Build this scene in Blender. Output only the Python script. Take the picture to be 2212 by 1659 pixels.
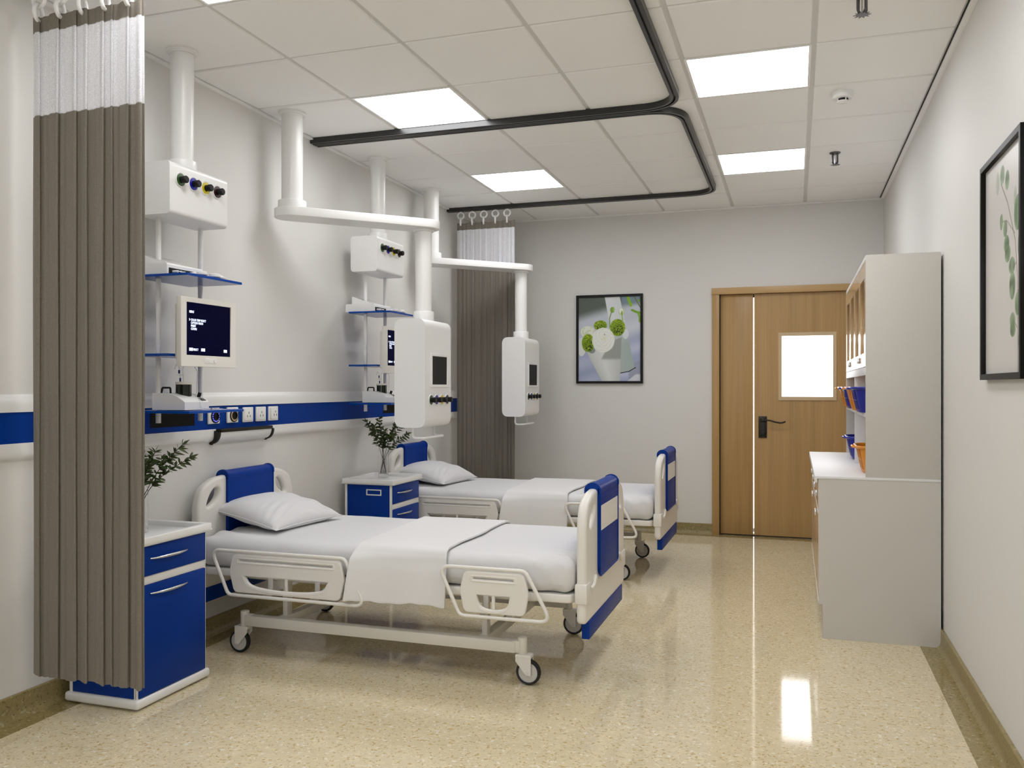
import bpy, bmesh, math, random
import numpy as np
from mathutils import Vector, Matrix

for o in list(bpy.data.objects):
    bpy.data.objects.remove(o, do_unlink=True)
SC = bpy.context.scene
COL = SC.collection
R = math.radians

# ------------------------------------------------------------------ camera
cam_d = bpy.data.cameras.new('camera'); cam = bpy.data.objects.new('camera', cam_d); COL.objects.link(cam)
cam_d.sensor_width = 36.0; cam_d.sensor_fit = 'HORIZONTAL'
cam_d.lens = 1858.5 * 36.0 / 2212.0
cam_d.shift_y = 6.53 / 2212.0
cam_d.clip_start = 0.02
cam.location = (0, 0, 1.305)
cam.rotation_euler = (R(90), 0, 0.3178)
SC.camera = cam

# ------------------------------------------------------------------ world, exposure
w = bpy.data.worlds.new('world'); SC.world = w; w.use_nodes = True
w.node_tree.nodes['Background'].inputs[0].default_value = (0.9, 0.95, 1, 1)
w.node_tree.nodes['Background'].inputs[1].default_value = 0.3
SC.view_settings.view_transform = 'Standard'; SC.view_settings.look = 'None'
SC.view_settings.exposure = 0.0; SC.view_settings.gamma = 1.0
SC.view_settings.use_curve_mapping = False
LAMP = 11.2          # strength of the ceiling light panels
LAMP_COL = (0.97, 0.975, 1.0)

# ------------------------------------------------------------------ room numbers
XL, XR, YE, YB, ZC = -2.925, 0.705, 7.80, -1.95, 2.884
TILE = 0.5995; TX0 = 0.081; TY0 = 3.597   # one grid crossing of the ceiling tiles

# ------------------------------------------------------------------ materials
def srgb(r, g, b):
    f = lambda c: (c/255/12.92) if c/255 <= .04045 else ((c/255+.055)/1.055)**2.4
    return (f(r), f(g), f(b))
def mat(name, col, rough=.5, metal=0, spec=.5, emit=None, estr=0, trans=0, coat=0, bump=0, bscale=200, sheen=0, var=0, alpha=1):
    m = bpy.data.materials.new(name); m.use_nodes = True
    nt = m.node_tree; b = nt.nodes['Principled BSDF']
    b.inputs['Base Color'].default_value = (*col, 1)
    b.inputs['Roughness'].default_value = rough; b.inputs['Metallic'].default_value = metal
    b.inputs['Specular IOR Level'].default_value = spec
    b.inputs['Transmission Weight'].default_value = trans
    b.inputs['Coat Weight'].default_value = coat; b.inputs['Coat Roughness'].default_value = .08
    b.inputs['Sheen Weight'].default_value = sheen
    b.inputs['Alpha'].default_value = alpha
    if emit:
        b.inputs['Emission Color'].default_value = (*emit, 1); b.inputs['Emission Strength'].default_value = estr
    if bump or var:
        tc = nt.nodes.new('ShaderNodeTexCoord'); nz = nt.nodes.new('ShaderNodeTexNoise')
        nz.inputs['Scale'].default_value = bscale; nz.inputs['Detail'].default_value = 3
        nt.links.new(tc.outputs['Object'], nz.inputs['Vector'])
        if bump:
            bp = nt.nodes.new('ShaderNodeBump'); bp.inputs['Strength'].default_value = bump; bp.inputs['Distance'].default_value = .002
            nt.links.new(nz.outputs['Fac'], bp.inputs['Height']); nt.links.new(bp.outputs['Normal'], b.inputs['Normal'])
        if var:
            mx = nt.nodes.new('ShaderNodeMix'); mx.data_type = 'RGBA'; mx.blend_type = 'MULTIPLY'; mx.inputs[0].default_value = 1
            rp = nt.nodes.new('ShaderNodeMapRange'); rp.inputs[1].default_value = .3; rp.inputs[2].default_value = .7
            rp.inputs[3].default_value = 1-var; rp.inputs[4].default_value = 1+var
            nt.links.new(nz.outputs['Fac'], rp.inputs[0])
            mx.inputs[6].default_value = (*col, 1); nt.links.new(rp.outputs[0], mx.inputs[7])
            nt.links.new(mx.outputs[2], b.inputs['Base Color'])
    return m

M = {}
M['wall'] = mat('wall_paint', (.745, .73, .70), .55, spec=.3)
M['ceil'] = mat('ceiling_tile', (.945, .94, .925), .7, spec=.2, bump=.05, bscale=90)
M['ceil_bar'] = mat('ceiling_grid', (.70, .69, .665), .6)
M['white'] = mat('white_plastic', (.83, .825, .81), .32, spec=.45)
M['ivory'] = mat('ivory_plastic', (.80, .775, .725), .33, spec=.45)
M['frame'] = mat('ivory_steel', (.72, .69, .62), .38, spec=.45)
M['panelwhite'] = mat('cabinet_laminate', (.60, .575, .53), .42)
M['counter'] = mat('white_worktop', (.78, .77, .77), .42, bump=.02, bscale=600)
M['blue'] = mat('blue_plastic', (.0, .033, .25), .4, spec=.14)
M['bluepanel'] = mat('blue_wall_panel', (.0, .036, .26), .4, spec=.10)
M['bluegl'] = mat('blue_acrylic', (.0, .055, .34), .2, spec=.25)
M['black'] = mat('black_plastic', (.006, .006, .006), .4, spec=.22)
M['rail'] = mat('black_aluminium', (.013, .013, .012), .33, spec=.6)
M['rubber'] = mat('black_rubber', (.008, .009, .011), .55)
M['hub'] = mat('grey_wheel_disc', (.62, .60, .57), .45)
M['chrome'] = mat('brushed_steel', (.62, .62, .62), .25, metal=1)
M['darkmetal'] = mat('dark_bronze', (.03, .026, .02), .35, metal=.6)
M['gunmetal'] = mat('sprinkler_metal', (.12, .12, .125), .25, metal=.9)
M['screenblk'] = mat('dark_screen', (.006, .006, .005), .4, spec=.1)
M['darkgap'] = mat('dark_gap', (.02, .018, .015), .8)
M['linen'] = mat('white_linen', (.72, .715, .72), .85, spec=.15, bump=.25, bscale=900, sheen=.1)
M['linen2'] = mat('white_blanket', (.77, .762, .758), .9, spec=.1, bump=.35, bscale=700, sheen=.1)
M['pole'] = mat('pole_enamel', (.83, .825, .81), .3, spec=.5)
M['glass'] = mat('clear_glass', (1, 1, 1), .02, trans=1); M['glass'].node_tree.nodes['Principled BSDF'].inputs['IOR'].default_value = 1.12
M['tube'] = mat('clear_tubing', (.9, .92, .95), .1, trans=.9); M['tube'].node_tree.nodes['Principled BSDF'].inputs['IOR'].default_value = 1.1
M['lamp'] = mat('light_diffuser', (.9, .9, .9), .5, emit=LAMP_COL, estr=LAMP)
M['fill_glow'] = mat('added_glowing_pane', (.9, .9, .9), .4, emit=(.95, .97, 1), estr=2.2)  # glow of the added fill pane behind the viewer
M['corridor'] = mat('bright_corridor', (.9, .9, .9), .5, emit=(.95, .97, 1), estr=2.5)
M['pane'] = mat('frosted_pane', (.9, .9, .9), .3, emit=(.93, .955, 1), estr=5)
M['leaf'] = mat('green_leaf', (.045, .075, .016), .4, var=.35, bscale=30)
M['stem'] = mat('brown_stem', (.03, .022, .015), .6)
M['basket_b'] = mat('blue_basket_plastic', (.012, .02, .30), .3)
M['basket_o'] = mat('orange_basket_plastic', (.72, .27, .02), .35)
M['green'] = mat('green_ring', (.03, .09, .015), .4)
M['bluering'] = mat('blue_ring', (.005, .006, .35), .35)
M['yellow'] = mat('yellow_ring', (.65, .52, .0), .4)
M['redring'] = mat('dark_red_ring', (.03, .004, .003), .4)
M['jar'] = mat('dark_green_jar', (.002, .008, .004), .15)
M['navyc'] = mat('navy_connector', (.003, .006, .12), .4)
M['paper'] = mat('white_card', (.80, .77, .72), .6)
M['screen'] = mat('lit_screen', (.0, .0, .005), .5, spec=.04, emit=(.0, .0, .012), estr=1)
M['text'] = mat('screen_lettering', (.6, .65, .9), .5, emit=(.75, .82, 1), estr=1.1)
M['glow'] = mat('lit_blue_ring', (.005, .006, .35), .4, emit=(0, .0, .8), estr=.35)
M['winframe'] = mat('light_wood_trim', srgb(205, 180, 142), .4)

def wood(name, base, dark, axis='Z', rough=.35, scale=1):
    m = bpy.data.materials.new(name); m.use_nodes = True; nt = m.node_tree; b = nt.nodes['Principled BSDF']
    tc = nt.nodes.new('ShaderNodeTexCoord'); mp = nt.nodes.new('ShaderNodeMapping')
    s = {'Z': (110, 110, 1.6), 'X': (1.6, 110, 110), 'Y': (110, 1.6, 110)}[axis]
    mp.inputs['Scale'].default_value = [v*scale for v in s]
    nz = nt.nodes.new('ShaderNodeTexNoise'); nz.inputs['Scale'].default_value = 1; nz.inputs['Detail'].default_value = 5
    nz.inputs['Roughness'].default_value = .65
    mp2 = nt.nodes.new('ShaderNodeMapping'); mp2.inputs['Scale'].default_value = [v*.14*scale for v in s]
    nz2 = nt.nodes.new('ShaderNodeTexNoise'); nz2.inputs['Scale'].default_value = 1; nz2.inputs['Detail'].default_value = 2
    ad = nt.nodes.new('ShaderNodeMath'); ad.operation = 'MULTIPLY_ADD'; ad.inputs[1].default_value = .55
    ml = nt.nodes.new('ShaderNodeMath'); ml.operation = 'MULTIPLY'; ml.inputs[1].default_value = .45
    cr = nt.nodes.new('ShaderNodeValToRGB'); cr.color_ramp.elements[0].position = .33; cr.color_ramp.elements[1].position = .66
    cr.color_ramp.elements[0].color = (*dark, 1); cr.color_ramp.elements[1].color = (*base, 1)
    L = nt.links.new
    L(tc.outputs['Object'], mp.inputs[0]); L(mp.outputs[0], nz.inputs['Vector'])
    L(tc.outputs['Object'], mp2.inputs[0]); L(mp2.outputs[0], nz2.inputs['Vector'])
    L(nz2.outputs['Fac'], ml.inputs[0]); L(nz.outputs['Fac'], ad.inputs[0]); L(ml.outputs[0], ad.inputs[2])
    L(ad.outputs[0], cr.inputs[0]); L(cr.outputs[0], b.inputs['Base Color'])
    b.inputs['Roughness'].default_value = rough; b.inputs['Specular IOR Level'].default_value = .4
    return m
M['wood'] = wood('oak_veneer', (.50, .315, .125), (.385, .225, .08))
M['woodx'] = wood('oak_veneer_cross', (.56, .37, .17), (.47, .295, .12), 'X')
M['wood2'] = wood('cabinet_oak', (.60, .41, .22), (.50, .32, .155), rough=.16)

def terrazzo(name, base, d1, d2, lite, rough):
    m = bpy.data.materials.new(name); m.use_nodes = True; nt = m.node_tree; b = nt.nodes['Principled BSDF']; L = nt.links.new
    tc = nt.nodes.new('ShaderNodeTexCoord')
    def layer(scale, lo, hi, seed, stretch=(1, 1, 1)):
        mp = nt.nodes.new('ShaderNodeMapping'); mp.inputs['Location'].default_value = (seed, seed*.7, seed*.3); mp.inputs['Scale'].default_value = stretch
        nz = nt.nodes.new('ShaderNodeTexNoise'); nz.inputs['Scale'].default_value = scale; nz.inputs['Detail'].default_value = 1.5
        rp = nt.nodes.new('ShaderNodeMapRange'); rp.inputs[1].default_value = lo; rp.inputs[2].default_value = hi
        L(tc.outputs['Object'], mp.inputs[0]); L(mp.outputs[0], nz.inputs['Vector']); L(nz.outputs['Fac'], rp.inputs[0])
        return rp.outputs[0]
    def mixc(a, col, fac):
        mx = nt.nodes.new('ShaderNodeMix'); mx.data_type = 'RGBA'
        if isinstance(a, tuple): mx.inputs[6].default_value = (*a, 1)
        else: L(a, mx.inputs[6])
        mx.inputs[7].default_value = (*col, 1); L(fac, mx.inputs[0]); return mx.outputs[2]
    c = mixc(base, tuple(v*.95 for v in base), layer(7, .3, .75, 3))
    c = mixc(c, tuple(min(1, v*1.06) for v in base), layer(45, .52, .62, 1))
    c = mixc(c, d1, layer(62, .625, .66, 7)); c = mixc(c, lite, layer(58, .635, .68, 13)); c = mixc(c, d2, layer(95, .66, .69, 21))
    L(c, b.inputs['Base Color']); b.inputs['Roughness'].default_value = rough; b.inputs['Specular IOR Level'].default_value = .5
    return m
M['floor'] = terrazzo('floor_vinyl', (.70, .605, .405), (.56, .42, .22), (.50, .36, .17), (.80, .75, .62), .065)
M['border'] = terrazzo('floor_border_vinyl', (.30, .235, .098), (.22, .155, .05), (.15, .11, .035), (.42, .36, .20), .16)
M['skirt'] = terrazzo('skirting_vinyl', (.30, .235, .098), (.21, .16, .055), (.13, .1, .035), (.40, .34, .19), .3)

def fabric(name, col, trans, scale=500):
    m = bpy.data.materials.new(name); m.use_nodes = True; nt = m.node_tree; L = nt.links.new
    b = nt.nodes['Principled BSDF']; b.inputs['Roughness'].default_value = .8; b.inputs['Specular IOR Level'].default_value = .15
    b.inputs['Sheen Weight'].default_value = .15
    tc = nt.nodes.new('ShaderNodeTexCoord'); nz = nt.nodes.new('ShaderNodeTexNoise'); nz.inputs['Scale'].default_value = scale; nz.inputs['Detail'].default_value = 2
    rp = nt.nodes.new('ShaderNodeMapRange'); rp.inputs[1].default_value = .3; rp.inputs[2].default_value = .7; rp.inputs[3].default_value = .8; rp.inputs[4].default_value = 1.15
    mx = nt.nodes.new('ShaderNodeMix'); mx.data_type = 'RGBA'; mx.blend_type = 'MULTIPLY'; mx.inputs[0].default_value = 1; mx.inputs[6].default_value = (*col, 1)
    L(tc.outputs['Object'], nz.inputs['Vector']); L(nz.outputs['Fac'], rp.inputs[0]); L(rp.outputs[0], mx.inputs[7]); L(mx.outputs[2], b.inputs['Base Color'])
    bp = nt.nodes.new('ShaderNodeBump'); bp.inputs['Strength'].default_value = .3; bp.inputs['Distance'].default_value = .002
    L(nz.outputs['Fac'], bp.inputs['Height']); L(bp.outputs['Normal'], b.inputs['Normal'])
    tr = nt.nodes.new('ShaderNodeBsdfTranslucent'); L(mx.outputs[2], tr.inputs[0])
    ms = nt.nodes.new('ShaderNodeMixShader'); ms.inputs[0].default_value = trans
    L(b.outputs[0], ms.inputs[1]); L(tr.outputs[0], ms.inputs[2]); L(ms.outputs[0], nt.nodes['Material Output'].inputs[0])
    return m
M['drape'] = fabric('taupe_curtain', (.235, .207, .172), .12, 420)
M['net'] = fabric('white_net', (.92, .92, .94), .45, 330)

# ------------------------------------------------------------------ mesh helpers
def smooth(me, ang=35):
    for p in me.polygons: p.use_smooth = True
    try: me.set_sharp_from_angle(angle=R(ang))
    except Exception: pass
class B:
    """collects shapes into one bmesh, in world coordinates"""
    def __init__(s): s.bm = bmesh.new()
    def box(s, x0, x1, y0, y1, z0, z1, bev=0, seg=2, mi=0, edges=None):
        t = bmesh.new(); r = bmesh.ops.create_cube(t, size=1)
        for v in t.verts:
            v.co = Vector(((x0+x1)/2+v.co.x*(x1-x0), (y0+y1)/2+v.co.y*(y1-y0), (z0+z1)/2+v.co.z*(z1-z0)))
        if bev:
            es = t.edges[:] if edges is None else [e for e in t.edges if abs((e.verts[1].co-e.verts[0].co).normalized()[{'x':0,'y':1,'z':2}[edges]]) > .9]
            bmesh.ops.bevel(t, geom=es, offset=bev, segments=seg, affect='EDGES', profile=.5)
        s.merge(t, mi); return s
    def merge(s, t, mi=0):
        for f in t.faces: f.material_index = mi
        me = bpy.data.meshes.new('t'); t.to_mesh(me); t.free(); s.bm.from_mesh(me); bpy.data.meshes.remove(me)
    def addmesh(s, me, mi=0):
        n = len(s.bm.faces); s.bm.from_mesh(me); bpy.data.meshes.remove(me)
        s.bm.faces.ensure_lookup_table()
        for f in s.bm.faces[n:]: f.material_index = mi
        return s
    def cyl(s, p0, p1, r0, r1=None, n=24, cap=True, bev=0, mi=0):
        p0, p1 = Vector(p0), Vector(p1); d = p1-p0; r1 = r0 if r1 is None else r1
        t = bmesh.new(); bmesh.ops.create_cone(t, cap_ends=cap, segments=n, radius1=r0, radius2=r1, depth=d.length)
        if bev:
            es = [e for e in t.edges if abs(e.verts[0].co.z-e.verts[1].co.z) < 1e-6]
            bmesh.ops.bevel(t, geom=es, offset=bev, segments=2, affect='EDGES', profile=.5)
        q = Vector((0, 0, 1)).rotation_difference(d.normalized()).to_matrix().to_4x4()
        bmesh.ops.transform(t, matrix=Matrix.Translation((p0+p1)/2) @ q, verts=t.verts)
        s.merge(t, mi); return s
    def lathe(s, c, prof, n=32, mi=0, axis=(0, 0, 1)):
        """prof: list of (radius, height) along axis from c"""
        t = bmesh.new(); q = Vector((0, 0, 1)).rotation_difference(Vector(axis).normalized())
        rings = []
        for r, h in prof:
            if r < 1e-6: rings.append([t.verts.new(Vector(c)+q @ Vector((0, 0, h)))]); continue
            rings.append([t.verts.new(Vector(c)+q @ Vector((r*math.cos(2*math.pi*i/n), r*math.sin(2*math.pi*i/n), h))) for i in range(n)])
        for a, b in zip(rings, rings[1:]):
            for i in range(n):
                j = (i+1) % n
                try:
                    if len(a) == 1 and len(b) == 1: continue
                    if len(a) == 1: t.faces.new((a[0], b[j], b[i]))
                    elif len(b) == 1: t.faces.new((a[i], a[j], b[0]))
                    else: t.faces.new((a[i], a[j], b[j], b[i]))
                except ValueError: pass
        bmesh.ops.recalc_face_normals(t, faces=t.faces); s.merge(t, mi); return s
    def sweep(s, path, prof, closed=False, mi=0):
        """path: list of (x, y); prof: closed list of (offset to the left, z)"""
        t = bmesh.new(); P = [Vector(p) for p in path]; n = len(P); rows = []
        for i, p in enumerate(P):
            a = P[i-1] if i > 0 else p; b = P[i+1] if i < n-1 else p
            d1 = (p-a).normalized() if i > 0 else None; d2 = (b-p).normalized() if i < n-1 else None
            d1 = d1 or d2; d2 = d2 or d1
            d = (d1+d2).normalized(); nn = Vector((-d.y, d.x)); k = 1/max(.3, nn.dot(Vector((-d1.y, d1.x))))
            rows.append([t.verts.new((p.x+nn.x*o*k, p.y+nn.y*o*k, z)) for o, z in prof])
        m = len(prof)
        for a, b in zip(rows, rows[1:]):
            for i in range(m): t.faces.new((a[i], a[(i+1) % m], b[(i+1) % m], b[i]))
        t.faces.new(rows[0][::-1]); t.faces.new(rows[-1]); bmesh.ops.recalc_face_normals(t, faces=t.faces)
        s.merge(t, mi); return s
    def mesh(s, name, ang=35, sm=True):
        me = bpy.data.meshes.new(name); s.bm.to_mesh(me); s.bm.free()
        if sm: smooth(me, ang)
        return me

def fillet(pts, rad, closed=True, n=6):
    """round the corners of a polyline (any dimension)"""
    P = [Vector(p) for p in pts]; out = []; N = len(P)
    for i, p in enumerate(P):
        r = rad[i] if isinstance(rad, (list, tuple)) else rad
        if (not closed and i in (0, N-1)) or r <= 0: out.append(p); continue
        a, b = P[i-1], P[(i+1) % N]; u, v = (a-p), (b-p)
        th = u.angle(v)
        if abs(th-math.pi) < .02: out.append(p); continue
        d = min(r/math.tan(th/2), u.length*.49, v.length*.49)
        pa, pb = p+u.normalized()*d, p+v.normalized()*d
        for k in range(n+1):
            t = k/n; out.append(pa*(1-t)**2+p*2*t*(1-t)+pb*t*t)
    return out
def _curve_mesh(cu):
    ob = bpy.data.objects.new('tmp', cu); COL.objects.link(ob)
    dg = bpy.context.evaluated_depsgraph_get(); me = bpy.data.meshes.new_from_object(ob.evaluated_get(dg))
    bpy.data.objects.remove(ob, do_unlink=True); bpy.data.curves.remove(cu); me.materials.clear(); return me
def tube(pts, r, rad=0, closed=False, res=3):
    """tube along a 3D polyline with rounded bends"""
    P = fillet(pts, rad, closed) if rad else [Vector(p) for p in pts]
    cu = bpy.data.curves.new('c', 'CURVE'); cu.dimensions = '3D'; cu.bevel_depth = r; cu.bevel_resolution = res; cu.use_fill_caps = True
    sp = cu.splines.new('POLY'); sp.points.add(len(P)-1); sp.use_cyclic_u = closed
    for q, p in zip(sp.points, P): q.co = (*p, 1)
    return _curve_mesh(cu)
def plate(loops, depth, bev, frame):
    """2D outlines (first the outside, then holes) -> solid; frame(u, v, w) -> world"""
    cu = bpy.data.curves.new('c', 'CURVE'); cu.dimensions = '2D'; cu.fill_mode = 'BOTH'; cu.extrude = max(0, depth/2-bev); cu.bevel_depth = bev; cu.bevel_resolution = 2
    cu.offset = -bev
    for lp in loops:
        sp = cu.splines.new('POLY'); sp.points.add(len(lp)-1); sp.use_cyclic_u = True
        for q, p in zip(sp.points, lp): q.co = (p[0], p[1], 0, 1)
    me = _curve_mesh(cu)
    for v in me.vertices: v.co = frame(*v.co)
    bm = bmesh.new(); bm.from_mesh(me); bmesh.ops.remove_doubles(bm, verts=bm.verts, dist=1e-5); bmesh.ops.recalc_face_normals(bm, faces=bm.faces); bm.to_mesh(me); bm.free()
    return me
def text_mesh(body, size, frame, ax='LEFT', bold=0.0):
    cu = bpy.data.curves.new('t', 'FONT'); cu.body = body; cu.size = size; cu.align_x = ax; cu.offset = bold
    me = _curve_mesh(cu)
    for v in me.vertices: v.co = frame(v.co.x, v.co.y, 0)
    return me
def fXZ(y): return lambda u, v, w: (u, y+w, v)     # plate standing in the x-z plane
def fYZ(x): return lambda u, v, w: (x+w, u, v)     # plate standing in the y-z plane
def fXY(z): return lambda u, v, w: (u, v, z+w)

def rootloc(o):
    while o.parent: o = o.parent
    return o.location.copy()
def add(name, me, m, parent=None, loc=None, label=None, cat=None, group=None, kind=None):
    """link a mesh built in world coordinates as a part (parent) or a thing (loc = its origin)"""
    if isinstance(me, B): me = me.mesh(name)
    me.name = name
    for x in (m if isinstance(m, (list, tuple)) else [m]): me.materials.append(M[x] if isinstance(x, str) else x)
    o = bpy.data.objects.new(name, me); COL.objects.link(o)
    if parent:
        off = rootloc(parent); o.parent = parent
    else:
        off = Vector(loc if loc else (0, 0, 0)); o.location = off
    if off.length: me.transform(Matrix.Translation(-off))
    if label: o['label'] = label
    if cat: o['category'] = cat
    if group: o['group'] = group
    if kind: o['kind'] = kind
    return o
def empty(name, loc, label, cat, group=None):
    o = bpy.data.objects.new(name, None); COL.objects.link(o); o.location = loc; o.empty_display_size = .05
    o['label'] = label; o['category'] = cat
    if group: o['group'] = group
    return o
KIDS = {}
def kids(o): return [c for c in bpy.data.objects if c.parent == o]
def dup(root, delta, label):
    def rec(o, par):
        c = o.copy(); COL.objects.link(c)
        if par: c.parent = par
        for k in kids(o): rec(k, c)
        return c
    c = rec(root, None); c.location = root.location + Vector(delta); c['label'] = label
    return c

# =================================================================== ROOM
b = B().box(XL-.15, XR+.15, YB-.15, YE+.25, -.1, 0); add('floor', b.mesh('floor', sm=False), 'floor', kind='structure')
# darker border strips laid in the floor sheet along the walls
b = B(); b.box(XL, XL+.125, YB, YE, 0, .0015); b.box(XR-.108, XR, YB, YE, 0, .0015); b.box(XL+.125, XR-.108, YE-.125, YE, 0, .0015)
add('trim_1', b.mesh('floor_border', sm=False), 'border', kind='structure')
add('wall_left', B().box(XL-.12, XL, YB-.12, YE+.2, 0, 3.0).mesh('w', sm=False), 'wall', kind='structure')
add('wall_right', B().box(XR, XR+.12, YB-.12, YE+.2, 0, 3.0).mesh('w', sm=False), 'wall', kind='structure')
DX0, DX1, DZ = -.696, .637, 2.178      # outer edges of the door casing
b = B(); b.box(XL, DX0+.03, YE, YE+.12, 0, 3.0); b.box(DX1-.03, XR, YE, YE+.12, 0, 3.0); b.box(DX0+.03, DX1-.03, YE, YE+.12, DZ-.03, 3.0)
add('wall_end', b.mesh('w', sm=False), 'wall', kind='structure')
bw = B(); WB = (-2.5, .35, .85, 2.45)      # opening for an added, unseen window that lights the room from behind
bw.box(XL, WB[0], YB-.12, YB, 0, 3.0); bw.box(WB[1], XR, YB-.12, YB, 0, 3.0); bw.box(WB[0], WB[1], YB-.12, YB, 0, WB[2]); bw.box(WB[0], WB[1], YB-.12, YB, WB[3], 3.0)
add('wall_back', bw.mesh('w', sm=False), 'wall', kind='structure')
wi = B()
for k in range(4): xk = WB[0]+(WB[1]-WB[0])*k/3; wi.box(xk-.03, xk+.03, YB-.08, YB-.02, WB[2], WB[3])
wi.box(WB[0], WB[1], YB-.08, YB-.02, WB[2]-.03, WB[2]+.03); wi.box(WB[0], WB[1], YB-.08, YB-.02, WB[3]-.03, WB[3]+.03)
w1 = add('added_window_1', wi.mesh('w', sm=False), 'white', kind='structure')
add('window_pane', B().box(WB[0], WB[1], YB-.056, YB-.050, WB[2], WB[3]).mesh('w', sm=False), 'fill_glow', w1)  # unseen glowing pane, added as fill light from behind the viewer
add('wall_corridor', B().box(DX0-.3, DX1+.2, YE+.45, YE+.5, 0, 2.6).mesh('w', sm=False), 'corridor', kind='structure')

# skirting with a coved foot
cove = [(0, 0), (.034, 0), (.032, .004), (.024, .010), (.017, .020), (.014, .034), (.014, .090), (.011, .093), (0, .093)]
add('baseboard_left', B().sweep([(XL, YE), (XL, YB)], cove), 'skirt', kind='structure')
add('baseboard_right', B().sweep([(XR, YB), (XR, YE)], cove), 'skirt', kind='structure')
add('baseboard_end', B().sweep([(DX0, YE), (XL, YE)], cove), 'skirt', kind='structure')

# ceiling of square lay-in tiles: each tile sits a little proud of the grid
LIGHTS = [(-4, 1), (-1, 1), (-4, 4), (-1, 4), (-4, -2), (-1, -2), (-4, -5), (-1, -5)]
b = B(); b.box(XL-.12, XR+.12, YB-.12, YE+.2, ZC+.05, ZC+.08)      # slab above the tiles
b.box(XL, XR, YB, YE, ZC+.007, ZC+.012, mi=1)                        # the grid flanges
x_lo, x_hi, y_hi = XL+.026, XR-.030, YE-.026
i = -8
for i in range(-6, 3):
    for j in range(-10, 9):
        if (i, j) in LIGHTS: continue
        x0, x1 = TX0+i*TILE+.011, TX0+(i+1)*TILE-.011
        y0, y1 = TY0+j*TILE+.010, TY0+(j+1)*TILE-.010
        x0, x1, y0, y1 = max(x0, x_lo), min(x1, x_hi), max(y0, YB), min(y1, y_hi)
        if x1-x0 < .01 or y1-y0 < .01: continue
        t = bmesh.new(); bmesh.ops.create_cube(t, size=1)
        for v in t.verts:
            lowf = v.co.z < 0; k = .004 if lowf else 0
            v.co = Vector(((x0+x1)/2+v.co.x*(x1-x0-2*k), (y0+y1)/2+v.co.y*(y1-y0-2*k), ZC if lowf else ZC+.009))
        b.merge(t, 0)
add('ceiling', b.mesh('c', sm=False), ['ceil', 'ceil_bar'], kind='structure')
# wall angle round the ceiling
def angle_prof(): return [(0, ZC-.012), (.026, ZC-.012), (.026, ZC-.003), (.0235, ZC-.003), (.0235, ZC+.006), (0, ZC+.006)]
add('trim_2', B().sweep([(XL, YE), (XL, YB)], angle_prof()).mesh('c', sm=False), 'ceil', kind='structure')
add('trim_3', B().sweep([(XR, YB), (XR, YE)], angle_prof()).mesh('c', sm=False), 'ceil', kind='structure')
add('trim_4', B().sweep([(XR-.026, YE), (XL+.026, YE)], angle_prof()).mesh('c', sm=False), 'ceil', kind='structure')
b = B().box(XR-.0300, XR-.0262, YB, y_hi, ZC-.001, ZC+.006); add('shadow_gap_strip', b.mesh('c', sm=False), 'darkgap', kind='structure')  # dark strip painting in the shadow gap beside the wall angle

# ceiling light panels
lab = {(-4, 1): 'square white ceiling light above the nearer bed, beside the black curtain rail',
       (-1, 1): 'larger looking square ceiling light over the walkway, nearest one right of the black rail',
       (-4, 4): 'square ceiling light above the far bed, inside the far rail loop',
       (-1, 4): 'square ceiling light over the walkway closest to the wooden door',
       (-4, -2): 'ceiling light cut off by the top edge of the picture, above the near curtain'}
for (i, j) in LIGHTS:
    x0, x1 = TX0+i*TILE+.008, TX0+(i+1)*TILE-.008; y0, y1 = TY0+j*TILE+.008, TY0+(j+1)*TILE-.008
    c = ((x0+x1)/2, (y0+y1)/2, ZC)
    e = empty('ceiling_light', c, lab.get((i, j), 'square white ceiling light outside the picture, lighting the near end of the room'), 'ceiling light', 'square ceiling light panels')
    f = B(); w_ = .012
    f.box(x0, x1, y0, y0+w_, ZC+.0, ZC+.008); f.box(x0, x1, y1-w_, y1, ZC+.0, ZC+.008)
    f.box(x0, x0+w_, y0+w_, y1-w_, ZC+.0, ZC+.008); f.box(x1-w_, x1, y0+w_, y1-w_, ZC+.0, ZC+.008)
    add('light_frame', f.mesh('f', sm=False), 'ceil', e)
    add('diffuser', B().box(x0+w_, x1-w_, y0+w_, y1-w_, ZC+.002, ZC+.006).mesh('f', sm=False), 'lamp', e)

# =================================================================== DOOR
yF, yD = YE-.028, YE+.012
d1 = add('door_1', B().box(DX0, DX0+.062, yF, YE+.12, 0, DZ-.058, .003), 'wood', kind='structure')
add('door_casing', B().box(DX1-.062, DX1, yF, YE+.12, 0, DZ-.058, .003), 'wood', d1)
add('door_header', B().box(DX0-.004, DX1+.004, yF-.006, YE+.12, DZ-.058, DZ, .003), 'woodx', d1)
add('dark_gap_filler', B().box(DX0+.060, DX0+.070, yD-.02, yD, 0, DZ-.058).mesh('s', sm=False), 'darkgap', d1)
add('dark_gap_filler', B().box(DX0+.062, DX1-.062, yD+.0405, yD+.060, DZ-.085, DZ-.050).mesh('s', sm=False), 'darkgap', d1); add('dark_gap_filler', B().box(DX0+.062, DX0+.085, yD+.041, yD+.06, 0, DZ-.06).mesh('s', sm=False), 'darkgap', d1)  # dark strips added to block corridor light leaking past the leaves
gx0, gx1 = -.3490, -.3395          # the bright slit between the two leaves
add('door_2', B().box(DX0+.067, gx0, yD, yD+.04, .010, DZ-.0605, .002), 'wood', kind='structure')
wx0, wx1, wz0, wz1 = -.138, .335, 1.190, 1.776
px0, px1, pz0, pz1 = -.108, .306, 1.222, 1.746
big = plate([[(gx1, .010), (DX1-.066, .010), (DX1-.066, DZ-.0605), (gx1, DZ-.0605)], [(px0, pz0), (px1, pz0), (px1, pz1), (px0, pz1)]], .04, .001, fXZ(yD+.02))
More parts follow.
